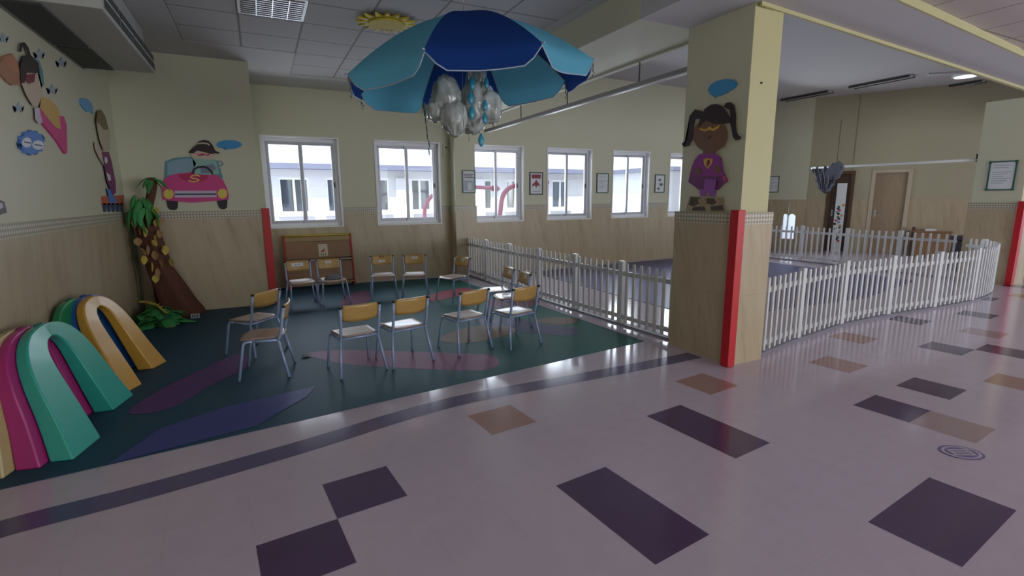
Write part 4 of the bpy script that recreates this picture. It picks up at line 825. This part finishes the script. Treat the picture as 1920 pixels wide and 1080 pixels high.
# ------------------------------------------------------------------ hanging parasol
UC = Vector((1.742, 4.255, 2.539)); UNv = Vector((-0.094, 0.009, 1)).normalized()
ue1 = (Vector((1, 0, 0))-UNv*UNv.x).normalized(); ue2 = UNv.cross(ue1)
um = thing('parasol', 'royal blue and pale turquoise beach parasol hung open below the ceiling', 'parasol', UC)
um.matrix_world = Matrix(((ue1.x, ue2.x, UNv.x, UC.x), (ue1.y, ue2.y, UNv.y, UC.y), (ue1.z, ue2.z, UNv.z, UC.z), (0, 0, 0, 1)))
UR, UPH, UH = 1.06, -2.252, 0.50
def cloth(name, c):
    m = mat(name, c, 0.9, spec=0.15); b = m.node_tree.nodes['Principled BSDF']
    b.inputs['Sheen Weight'].default_value = 0.0
    nt = m.node_tree; out = nt.nodes['Material Output']; tl = nt.nodes.new('ShaderNodeBsdfTranslucent'); tl.inputs['Color'].default_value = (*c, 1)
    mx = nt.nodes.new('ShaderNodeMixShader'); mx.inputs[0].default_value = 0.35
    nt.links.new(b.outputs[0], mx.inputs[1]); nt.links.new(tl.outputs[0], mx.inputs[2]); nt.links.new(mx.outputs[0], out.inputs['Surface'])
    return m
M_navy = cloth('royal_blue_canopy_cloth', (0.014, 0.055, 0.25)); M_turq = cloth('turquoise_canopy_cloth', (0.16, 0.52, 0.70)); M_pipe = mat('pale_piping', (0.42, 0.50, 0.60), 0.6)
def rib(a, t): return Vector((UR*t*math.cos(a), UR*t*math.sin(a), UH*(1-t**1.75)))
for k in range(8):
    a0, a1 = UPH+k*PI/4, UPH+(k+1)*PI/4; am = (a0+a1)/2
    bm = B(); rows = []; N, MM = 12, 10
    for j in range(MM+1):
        t_ = 0.05+0.95*j/MM; p, q = rib(a0, t_), rib(a1, t_); row = []
        for i in range(N+1):
            f = i/N; v_ = p.lerp(q, f); v_ -= Vector((math.cos(am), math.sin(am), 0))*0.035*t_*math.sin(PI*f)*t_; v_.z -= 0.012*math.sin(PI*f)*t_
            row.append(bm.verts.new(v_))
        rows.append(row)
    low = []
    for s_ in range(1, 5):
        row = []
        for i in range(N+1):
            f = i/N; ed = min(f, 1-f); dep = 0.135*min(1, 0.12+(max(0, ed)/0.16)**0.7*0.88) if ed < 0.16 else 0.135
            b_ = rows[MM][i].co; rad = Vector((math.cos(am), math.sin(am), 0))
            row.append(bm.verts.new(b_+Vector((0, 0, -dep*s_/4))+rad*0.012*math.sin(9*f+k)*s_/4*(1 if 0 < i < N else 0)))
        rows.append(row); low = row
    for a, b in zip(rows, rows[1:]):
        for i in range(N): bm.faces.new((a[i], a[i+1], b[i+1], b[i]))
    pts = [v_.co.copy() for v_ in low]
    o = obj('canopy_panel', bm, M_navy if k % 2 == 0 else M_turq, um, True)
    o['label'] = 'royal blue canopy panel' if k % 2 == 0 else 'pale turquoise canopy panel'
    obj('piping', tubebm(pts, 0.005, 6), M_pipe, o, True)
M_rod = mat('grey_metal_rod', (0.35, 0.35, 0.36), 0.3, 0.7)
for k in range(8):
    a = UPH+k*PI/4
    obj('rib', tubebm([rib(a, 0.03+0.97*j/8)+Vector((0, 0, -0.008)) for j in range(9)], 0.005, 6), M_rod, um, True)
    e = rib(a, 1.0); obj('rib_tip', tubebm([e+Vector((0, 0, 0.0)), e+Vector((0.03*math.cos(a), 0.03*math.sin(a), -0.004))], 0.007, 6), M_pipe, um, True)
obj('pole', tubebm([(0, 0, UH+0.02), (0, 0, -0.10)], 0.014), M_rod, um, True); obj('hub', tubebm([(0, 0, UH-0.04), (0, 0, UH+0.015)], 0.035, 12), M_pipe, um, True)
inv = um.matrix_world.inverted(); topw = inv @ Vector((UC.x+UNv.x*UH, UC.y, 3.333))
obj('hanging_cord', tubebm([(0, 0, UH+0.01), topw], 0.004, 6), M_rod, um, True)
M_drop = mat('turquoise_foil_drop', (0.03, 0.30, 0.42), 0.3); M_str = mat('grey_string', (0.16, 0.17, 0.17), 0.7)
def tassel(p, L_, parent):
    bm = B(); n = 7
    for i in range(n):
        z0 = -L_*i/n; sphere(bm, (p[0]+0.006*math.sin(3*i), p[1]+0.006*math.cos(2*i), p[2]+z0-L_/n/2), 0.007 if i > 1 else 0.013, 0.006, L_/n*0.55, 6, 5)
    return obj('tassel', bm, M_str if L_ < 0.3 else mat('dark_teal_tassel', (0.02, 0.10, 0.13), 0.6), parent, True)
for k, L_ in ((2, 0.12), (3, 0.16), (4, 0.22), (6, 0.12), (5, 0.55), (7, 0.16)):
    e = rib(UPH+k*PI/4, 0.995); tassel((e.x, e.y, e.z-0.02), L_, um)

# crumpled plastic rain cloud hanging under the parasol
cl = thing('hanging_rain_cloud', 'cluster of crumpled clear plastic puffs with turquoise raindrops hanging under the parasol', 'hanging decoration', (UC.x-0.045, UC.y+0.10, 2.36))
M_puff = mat('crumpled_clear_plastic', (0.52, 0.55, 0.52), 0.18, coat=0.4)
tn = NT(M_puff); x, y, z = tn.pos(); tn.b.inputs['Alpha'].default_value = 0.9; tn.b.inputs['Transmission Weight'].default_value = 0.15
nf = tn.noise(tn.comb(x, y, tn.math('MULTIPLY', z, 0.35)), 16, 2, 0.5)
tn.base(tn.ramp(nf, [(0.34, (0.38, 0.41, 0.36)), (0.55, (0.58, 0.61, 0.56)), (0.72, (0.72, 0.75, 0.72))]))
bu = tn.n('ShaderNodeBump'); bu.inputs['Strength'].default_value = 0.6; bu.inputs['Distance'].default_value = 0.02; tn.l(nf, bu.inputs['Height']); tn.l(bu.outputs[0], tn.b.inputs['Normal'])
def puff(c, rx, ry, rz, seed):
    bm = B(); sphere(bm, (0, 0, 0), 1, 1, 1, 40, 26); off = Vector((seed*3.1, seed*1.7, 0))
    for v_ in bm.verts:
        p = v_.co.copy(); q = Vector((p.x*1.6, p.y*1.6, p.z*1.0))+off
        k = 0.95+0.22*noise.noise(q*1.1)+0.10*(1-2*abs(noise.noise(q*1.9)))+0.05*(1-2*abs(noise.noise(q*4.0+off)))
        v_.co = Vector((c[0]+p.x*rx*k, c[1]+p.y*ry*k, c[2]+p.z*rz*k))
    return obj('plastic_puff', bm, M_puff, cl, True)
for i, (x, y, z, rx, rz) in enumerate([(-0.13, 0, 0.02, 0.13, 0.17), (-0.09, -0.05, -0.16, 0.115, 0.15), (0.15, 0.02, 0.14, 0.095, 0.22), (0.09, -0.03, -0.02, 0.10, 0.19), (0.265, 0.0, -0.03, 0.115, 0.15), (-0.23, 0.05, -0.09, 0.08, 0.10), (0.13, 0.06, -0.17, 0.10, 0.11)]):
    puff((x, y, z), rx, 0.10, rz, i)
for (x, y, z0, z1) in [(-0.04, -0.13, 0.52, -0.25), (0.04, -0.05, 0.52, -0.36), (0.12, 0, 0.52, 0.3), (-0.08, 0.0, 0.5, -0.32)]:
    obj('string', tubebm([(x, y, z0), (x, y, z1)], 0.0025, 5), M_str, cl)
def drop(x, y, z, s):
    bm = B(); sphere(bm, (x, y, z), s*0.5, s*0.25, s, 10, 8)
    for v_ in bm.verts:
        if v_.co.z > z: f = (v_.co.z-z)/s; v_.co.x = x+(v_.co.x-x)*(1-0.5*f); v_.co.y = y+(v_.co.y-y)*(1-0.5*f)
    return obj('raindrop', bm, M_drop, cl, True)
for q in [(0.19, -0.12, 0.14, 0.05), (0.045, -0.14, 0.12, 0.06), (0.03, -0.14, 0.0, 0.06), (0.04, -0.13, -0.12, 0.06), (0.17, -0.13, -0.05, 0.05), (0.165, -0.13, -0.16, 0.05), (0.155, -0.06, -0.34, 0.06)]: drop(*q)

# paper sun under the ceiling
t = thing('paper_sun', 'yellow paper sun with a spiky rim fixed to the ceiling behind the parasol', 'hanging decoration', (1.36, 5.60, 3.332))
bm = B(); n = 16
prism(bm, [((0.31 if k % 2 else 0.20)*math.cos(PI*k/n), (0.31 if k % 2 else 0.20)*math.sin(PI*k/n), -0.03) for k in range(2*n)], (0, 0, 0.02)); obj('ray_rim', bm, mat('yellow_sun_paper', (0.62, 0.48, 0.03), 0.6), t)
bm = B(); prism(bm, [(0.19*math.cos(PI*k/16), 0.19*math.sin(PI*k/16), -0.045) for k in range(32)], (0, 0, 0.014)); obj('face_disc', bm, mat('deep_yellow_sun_paper', (0.60, 0.45, 0.02), 0.7), t)
bm = B()
for x in (-0.02, 0.03, 0.08): prism(bm, [(x-0.022, 0.12, -0.047), (x+0.022, 0.12, -0.047), (x, 0.17, -0.047)], (0, 0, 0.002))
obj('lash', bm, M_ink, t)

# ------------------------------------------------------------------ flat cutouts on walls and column
def flat_pts(q): return [p for r in q for p in r] if isinstance(q[0], list) else q
def cutout(key, label, cat, plane, out, base, name):
    """flat board figures: every outline is a board of its own, layered outwards along 'out'"""
    items = MURAL[key]; us = [p[0] for it in items for p in flat_pts(it[3])]; zs = [p[1] for it in items for p in flat_pts(it[3])]
    ax, v0 = plane; cu, cz = (min(us)+max(us))/2, min(zs); s_ = 1 if out > 0 else -1
    loc = (v0, cu, cz) if ax == 'x' else (cu, v0, cz)
    t = thing(name, label, cat, loc)
    for nm, col, layer, pts in items:
        d0 = 0.001+(0 if layer == 0 else base+(layer-1)*0.0022); th = base if layer == 0 else 0.0024
        bm = B()
        for n_, sub in enumerate(pts if isinstance(pts[0], list) else [pts]):
            dd = d0+0.00015*(n_ % 2)
            P = [((s_*dd, u-cu, z-cz) if ax == 'x' else (u-cu, s_*dd, z-cz)) for u, z in sub]
            prism(bm, P, (s_*th, 0, 0) if ax == 'x' else (0, s_*th, 0))
        bmesh.ops.triangulate(bm, faces=[f for f in bm.faces if len(f.verts) > 4])
        obj(nm, bm, mm(col), t)
    return t
PX = ('x', 3.70)
cutout('pillar_girl', 'girl cutout with pigtails, yellow mask and purple cape on the column', 'wall cutout', PX, -1, 0.012, 'girl_cutout')
cutout('pillar_bubble', 'blue speech bubble above the pigtailed girl on the column', 'wall cutout', PX, -1, 0.010, 'speech_bubble_cutout')
cutout('pillar_puzzle', 'brown jigsaw board under the feet of the pigtailed girl on the column', 'wall cutout', PX, -1, 0.010, 'jigsaw_cutout')
PY = ('y', 7.943)
cutout('car', 'pink toy car cutout with yellow headlights on the corner wall', 'wall cutout', PY, -1, 0.012, 'car_cutout')
cutout('car_driver', 'dark-haired masked driver cutout looking over the pink car', 'wall cutout', ('y', 7.938), -1, 0.012, 'driver_cutout')
cutout('car_bubble', 'blue speech bubble beside the driver of the pink car', 'wall cutout', PY, -1, 0.010, 'speech_bubble_cutout')
PL = ('x', -1.517)
cutout('flying_girl', 'flying masked girl cutout with a magenta cape on the left wall', 'wall cutout', PL, 1, 0.016, 'girl_cutout')
cutout('wall_badge', 'blue burst badge with two white ovals below the flying girl', 'wall cutout', PL, 1, 0.02, 'badge_cutout')
for i, l in enumerate(('grey-blue star cutout above the fist of the flying girl', 'grey-blue star cutout just right of the flying girl\'s hair', 'grey-blue star cutout right of the flying girl\'s shoulder', 'grey-blue star cutout between the flying girl and the blue badge', 'grey-blue star cutout highest up, close under the air conditioner')):
    cutout('star%d' % i, l, 'wall cutout', PL, 1, 0.006, 'star_cutout')
cutout('boy', 'tall boy cutout in a plum suit in the corner of the left wall', 'wall cutout', PL, 1, 0.016, 'boy_cutout')
cutout('boy_bubble', 'pale blue speech bubble beside the boy\'s head on the left wall', 'wall cutout', PL, 1, 0.012, 'speech_bubble_cutout')
cutout('boy_base', 'brick red platform cutout on dark spikes under the boy\'s feet', 'wall cutout', PL, 1, 0.014, 'platform_cutout')
cutout('edge_cutout', 'grey-brown cutout cut off by the left edge of the picture, above the tiles', 'wall cutout', PL, 1, 0.012, 'board_cutout')

# ------------------------------------------------------------------ air conditioner
t = thing('air_conditioner', 'long ceiling air conditioner casing with two dark intakes above the left wall', 'air conditioner', (-1.2, 6.0, 2.86))
bm = B()
prism(bm, [(-0.31, -1.15, 0.02), (0.30, -1.15, 0.02), (0.31, -1.15, 0.03), (0.31, -1.15, 0.20), (0.24, -1.15, 0.24), (0.24, -1.15, 0.465), (-0.31, -1.15, 0.465)], (0, 2.1, 0)); obj('casing', bm, M_acbody, t, bevel=0.008)
for y0, y1 in ((-1.1, 0.02), (0.10, 0.90)): obj('intake_grille', boxbm(-0.30, -0.055, y0, y1, 0.005, 0.022), M_dgrey, t)
obj('edge_trim', boxbm(-0.312, -0.30, -1.12, 0.93, -0.004, 0.022), mat('grey_edge_trim', (0.2, 0.2, 0.18), 0.4), t)
for i in range(4):
    y0 = -1.10+i*0.51
    g = obj('outlet', boxbm(0.295, 0.314, y0, y0+0.47, 0.045, 0.19), M_dgrey, t)
    obj('louvre', boxbm(0.312, 0.318, y0, y0+0.47, 0.112, 0.122), M_alu_w, g)

# ------------------------------------------------------------------ ceiling lights
t = thing('ceiling_light', 'square louvred ceiling light in the grey panel ceiling, unlit', 'ceiling light', (0.28, 5.66, 3.334))
bm = B()
for q in ((-0.30, 0.30, -0.30, -0.275), (-0.30, 0.30, 0.275, 0.30), (-0.30, -0.275, -0.275, 0.275), (0.275, 0.30, -0.275, 0.275)): box(bm, *q, -0.012, 0.0)
obj('frame', bm, M_white, t)
obj('reflector', boxbm(-0.28, 0.28, -0.28, 0.28, -0.003, -0.001), mat('dark_reflector', (0.08, 0.08, 0.085), 0.3, 0.5), t)
for i in range(10): y = -0.25+i*0.5/9; obj('louvre', boxbm(-0.275, 0.275, y-0.004, y+0.004, -0.022, -0.004), M_chrome, t)
for x in (-0.14, 0, 0.14): obj('divider', boxbm(x-0.003, x+0.003, -0.275, 0.275, -0.024, -0.004), M_chrome, t)
for i, (x, y0, y1, l) in enumerate([(12.92, 8.05, 9.3, 'long slim ceiling fitting nearest the column on the high ceiling'), (12.92, 6.3, 7.55, 'long slim ceiling fitting, nearer of the two in the middle of the high ceiling'), (14.9, 7.3, 8.5, 'long slim ceiling fitting close above the hallway wall, left one'), (15.0, 5.85, 7.05, 'long slim ceiling fitting at the right, behind the lit downlight')]):
    t = thing('slim_ceiling_fitting', l, 'ceiling light', (x, (y0+y1)/2, 4.06)); h = (y1-y0)/2
    obj('body', boxbm(-0.10, 0.10, -h, h, -0.03, 0.009), mat('pale_fitting', (0.5, 0.49, 0.5), 0.5), t, bevel=0.005)
    for sx in (-0.11, 0.11): obj('side_channel', boxbm(sx-0.018, sx+0.018, -h, h, -0.045, -0.005), M_dgrey, t)
t = thing('downlight', 'round lit downlight on the high ceiling near the beam', 'ceiling light', (13.9, 5.75, 4.06))
obj('ring', tubebm([(0, 0, 0.0), (0, 0, -0.05)], 0.24, 20), M_white, t); obj('lens', tubebm([(0, 0, -0.05), (0, 0, -0.056)], 0.20, 20), mat('lit_lens', (0.80, 0.92, 1.0), 0.5, emit=1.6), t)
t = thing('recessed_light', 'flush square ceiling light at the top right edge of the warm panel ceiling', 'ceiling light', (8.05, 2.72, 3.099))
obj('frame', boxbm(-0.30, 0.30, -0.30, 0.30, -0.006, 0), M_ceil, t); obj('diffuser', boxbm(-0.24, 0.24, -0.24, 0.24, -0.009, -0.006), mat('grey_diffuser', (0.42, 0.40, 0.38), 0.5), t)
tag(obj('pipe', tubebm([(12.6, 5.85, 3.95), (13.6, 4.95, 3.95)], 0.03, 8), M_plastic_w, None, True), 'white pipe under the high ceiling beside the downlight', 'pipe')

# ------------------------------------------------------------------ rails and net
t = thing('hanging_rail', 'long grey rail hung over the straight fence from thin rods', 'rail', (4.0, 3.70, 2.76))
L_ = 5.36
obj('track', boxbm(-0.03, 0.03, 0, L_, -0.028, 0.028), mat('grey_track', (0.30, 0.29, 0.30), 0.4), t)
for q in (1.0, 2.5, 3.9, 5.0): obj('rod', tubebm([(0, q, 0.0), (0, q, 0.245)], 0.008, 6), M_dgrey, t)
obj('lower_lip', boxbm(-0.034, -0.028, 0, L_, -0.034, -0.02), M_alu_w, t)
t = thing('net_rail', 'white rail above the farthest fence carrying a bunched grey net', 'rail', (11.2, 4.28, 2.09))
obj('track', tubebm([(0, 0, 0), (0, 2.95, 0.02)], 0.024, 8), M_white, t, True)
obj('bracket', boxbm(-0.02, 0.02, 0.0, 0.03, -0.03, 0.10), M_dgrey, t); obj('hanger_rod', tubebm([(0, 2.4, 0.02), (0, 2.4, 0.99)], 0.006, 6), M_dgrey, t)
t = thing('bunched_net', 'grey net curtain bunched up and hanging from the white rail', 'net', (11.2, 6.88, 2.10))
M_net = mat('grey_net_cloth', (0.17, 0.18, 0.23), 0.85); M_net2 = mat('pale_net_hem', (0.36, 0.36, 0.42), 0.85)
bm = B(); rows = []
for i in range(25):
    q = i/24; row = []
    for j in range(9):
        v_ = j/8; dep = 0.56*(1-abs(2*q-1.05)**1.6)*0.95+0.04
        row.append(bm.verts.new((0.05*math.sin(i*2.1)*(0.4+v_)+0.03*math.sin(5*v_+i), 0.37-0.74*q+0.12*v_*(q-0.5), 0.02-dep*v_+0.02*math.sin(i*1.3))))
    rows.append(row)
for a, b in zip(rows, rows[1:]):
    for j in range(8): bm.faces.new((a[j], a[j+1], b[j+1], b[j]))
o = obj('net', bm, M_net, t, True); so = o.modifiers.new('solid', 'SOLIDIFY'); so.thickness = 0.012
for k in range(5):
    obj('cord', tubebm([(-0.07, 0.36-0.1*k, 0.0), (-0.075, 0.25-0.09*k, -0.25), (-0.06, 0.08-0.03*k, -0.5)], 0.007, 6), M_net2, t, True)
bm = B(); sphere(bm, (0, 0, 0), 0.09, 0.19, 0.17, 28, 14)
for v_ in bm.verts:
    a_ = v_.co.y/0.19; v_.co = Vector((v_.co.x*(1+0.25*math.sin(17*a_+3*v_.co.z)), v_.co.y-0.16+0.03*math.sin(14*v_.co.z), v_.co.z*(1+0.12*math.sin(9*a_))-0.08-0.10*a_))
obj('bundle', bm, M_net, t, True)

# ------------------------------------------------------------------ framed notices
def notice(label, axis, pos, w_, h_, style, frame=M_greenframe, rz=0):
    t = thing('framed_notice', label, 'notice', pos, {'back': 0, 'col': -PI/2}[axis], 'framed notices')
    bm = B(); f = 0.02
    for q in ((-w_/2, -w_/2+f, f, h_-f), (w_/2-f, w_/2, f, h_-f), (-w_/2, w_/2, 0, f), (-w_/2, w_/2, h_-f, h_)): box(bm, q[0], q[1], -0.018, 0, q[2], q[3])
    obj('frame', bm, frame, t); sh = obj('sheet', boxbm(-w_/2+0.01, w_/2-0.01, -0.010, 0, 0.01, h_-0.01), M_paper, t)
    def blk(x0, x1, z0, z1, m, e=0.0): obj('print', boxbm(x0*w_, x1*w_, -0.0118-e, -0.0098, z0*h_, z1*h_), m, sh)
    if style == 'red':
        mr = mat('red_print', (0.30, 0.05, 0.07), 0.6); blk(-0.34, 0.34, 0.72, 0.90, mr)
        bm = B(); prism(bm, [(x*w_, -0.0118, z*h_) for x, z in ((-0.32, 0.36), (-0.1, 0.42), (0, 0.30), (0.08, 0.42), (0.32, 0.38), (0.2, 0.50), (0.08, 0.60), (-0.02, 0.68), (-0.1, 0.56), (-0.28, 0.48))], (0, 0.002, 0)); obj('print', bm, mr, sh)
        blk(-0.3, 0.3, 0.12, 0.16, M_greyink)
    elif style == 'pic':
        mp = mat('grey_print', (0.16, 0.20, 0.20), 0.6)
        for (x, z, r_) in ((-0.02, 0.70, 0.09), (0.12, 0.45, 0.12), (-0.12, 0.22, 0.09)):
            bm = B(); prism(bm, [((x+r_*1.6*math.cos(k*PI/5))*w_, -0.0118, (z+r_*math.sin(k*PI/5)*(0.6 if k % 2 else 1))*h_) for k in range(10)], (0, 0.002, 0)); obj('print', bm, mp, sh)
    elif style == 'photo':
        for k in range(3): blk(-0.36, 0.36-0.1*(k % 2), 0.80-0.07*k, 0.835-0.07*k, M_ink)
        blk(-0.38, 0.38, 0.10, 0.55, mat('pale_blue_print', (0.42, 0.50, 0.55), 0.5)); blk(-0.10, 0.20, 0.14, 0.45, M_paper, 0.0012)
    else:
        for k in range(9):
            if k == 2: continue
            blk(-0.34, 0.34-0.13*((k*7) % 3), 0.84-0.075*k, 0.865-0.075*k, M_greyink)
        if style == 'qrless': blk(-0.2, 0.2, 0.1, 0.2, M_greyink)
    if style == 'big':
        for sx in (-1, 1):
            for z in (0.03, 0.97): obj('corner_clip', boxbm(sx*w_*0.47-0.02, sx*w_*0.47+0.02, -0.022, -0.016, z*h_-0.02, z*h_+0.02), M_greenframe, t)
    return t
notice('framed notice with a pale blue picture hung on the pilaster left of the third window', 'back', (3.63, 9.058, 1.60), 0.27, 0.43, 'photo')
notice('framed notice with a red title and red figure between two windows', 'back', (5.275, WY-0.002, 1.565), 0.32, 0.465, 'red', M_black)
notice('framed grey text notice between the fourth and fifth windows', 'back', (7.0, WY-0.002, 1.595), 0.33, 0.44, 'text')
notice('framed notice with three small grey figures nearest the left edge of the column', 'back', (8.70, WY-0.002, 1.60), 0.31, 0.43, 'pic')
n5 = notice('small framed notice on the light wall just right of the column', 'back', ew(-0.90, 1.60, 0.002), 0.40, 0.45, 'text'); n5.rotation_euler = (0, 0, math.atan2(EN.y, EN.x)+PI/2)
notice('large framed text notice on the right-hand column above the curved fence', 'col', (11.138, 3.915, 1.565), 0.355, 0.48, 'big')

# wall switch and fitting
t = thing('wall_switch', 'white switch plate with a dark button right of the second window', 'switch', (3.28, WY-0.001, 2.30))
obj('plate', boxbm(-0.055, 0.055, -0.02, 0, 0, 0.225), M_paint, t, bevel=0.006); obj('button', tubebm([(0.012, -0.02, 0.16), (0.012, -0.032, 0.16)], 0.016, 10), M_black, t)
t = tag(obj('wall_screw', tubebm([(0, 0, 0), (0, -0.01, 0)], 0.009, 8), M_black), 'dark screw head high on the yellow side of the column', 'screw'); t.location = (3.835, 2.98, 2.43)

# oval sticker on the floor tiles
t = thing('floor_sticker', 'oval purple sticker on the pale floor tiles at the lower right', 'sticker', (3.58, 1.235, 0.0014), -0.5)
def oval(bm, a, b, z, th, mi=0): prism(bm, [(a*math.cos(k*PI/20), b*math.sin(k*PI/20), z) for k in range(40)], (0, 0, th), mi)
bm = B(); oval(bm, 0.115, 0.085, 0, 0.0006); obj('rim', bm, mat('purple_sticker_ink', (0.16, 0.12, 0.32), 0.3), t)
bm = B(); oval(bm, 0.103, 0.074, 0.0006, 0.0004); obj('field', bm, mat('pale_sticker_field', (0.50, 0.45, 0.55), 0.3), t)
bm = B(); oval(bm, 0.085, 0.060, 0.0010, 0.0003); obj('ring', bm, mat('purple_sticker_ink', (0.16, 0.12, 0.32), 0.3), t)
bm = B(); box(bm, -0.062, 0.062, -0.036, 0.036, 0.0013, 0.0017); obj('panel', bm, mat('pale_sticker_panel', (0.52, 0.47, 0.5), 0.3), t)
bm = B()
for k in range(3): box(bm, -0.045, 0.045, -0.022+0.018*k, -0.014+0.018*k, 0.0017, 0.0019)
obj('lettering', bm, mat('purple_sticker_ink', (0.16, 0.12, 0.32), 0.3), t)

# ------------------------------------------------------------------ things behind the farthest fence
t = thing('storage_bin', 'dark plastic storage bin behind the farthest fence at its right end', 'bin', (12.35, 4.62, 0))
bm = B(); prism(bm, [(-0.2, -0.26, 0.02), (0.2, -0.26, 0.02), (0.22, -0.28, 0.62), (-0.22, -0.28, 0.62)], (0, 0.52, 0)); obj('body', bm, mat('dark_blue_grey_plastic', (0.035, 0.04, 0.055), 0.5), t, bevel=0.02)
obj('lid', boxbm(-0.25, 0.25, -0.30, 0.27, 0.62, 0.70), mat('dark_blue_grey_plastic', (0.035, 0.04, 0.055), 0.5), t, bevel=0.015)
t = thing('low_wooden_cabinet', 'low brown wooden cabinet against the hallway wall right of the tan door', 'cabinet', ew(2.75, 0, 0.10), math.atan2(ED.y, ED.x)-PI)
obj('body', boxbm(-0.35, 0.35, -0.05, 0.16, 0.03, 0.60), M_rackwood, t, bevel=0.006); obj('top', boxbm(-0.38, 0.38, -0.06, 0.19, 0.60, 0.63), M_rackwood, t, bevel=0.005)
obj('side_post', boxbm(0.33, 0.40, 0.0, 0.1, 0.0, 0.72), M_darkwood, t)
tag(obj('paper_tray', boxbm(-0.12, 0.12, -0.03, 0.10, 0, 0.05), M_paper), 'white paper tray on the low brown cabinet', 'tray').location = ew(2.75, 0.6305, 0.15)
t = thing('dotted_panel', 'tall white panel covered in coloured dots standing in the brown doorway', 'panel', ew(0.80, 0, 0.03), math.atan2(ED.y, ED.x)-PI)
obj('board', boxbm(-0.11, 0.11, -0.01, 0.01, 0, 1.82), M_paper, t)
rd = random.Random(3); cols = [(0.6, 0.05, 0.04), (0.03, 0.05, 0.15), (0.05, 0.2, 0.1), (0.6, 0.3, 0.05), (0.02, 0.02, 0.03), (0.15, 0.35, 0.5)]
for k in range(22):
    x = rd.uniform(-0.08, 0.08); z = 0.3+k*0.045; c = cols[k % 6]
    bm = B(); prism(bm, [(x+0.034*math.cos(a_*PI/5), 0.0105, z+0.034*math.sin(a_*PI/5)) for a_ in range(10)], (0, 0.002, 0)); obj('dot', bm, mat('dot_colour_%s' % 'abcdef'[k % 6], c, 0.5), t)
bpy.context.view_layer.update()
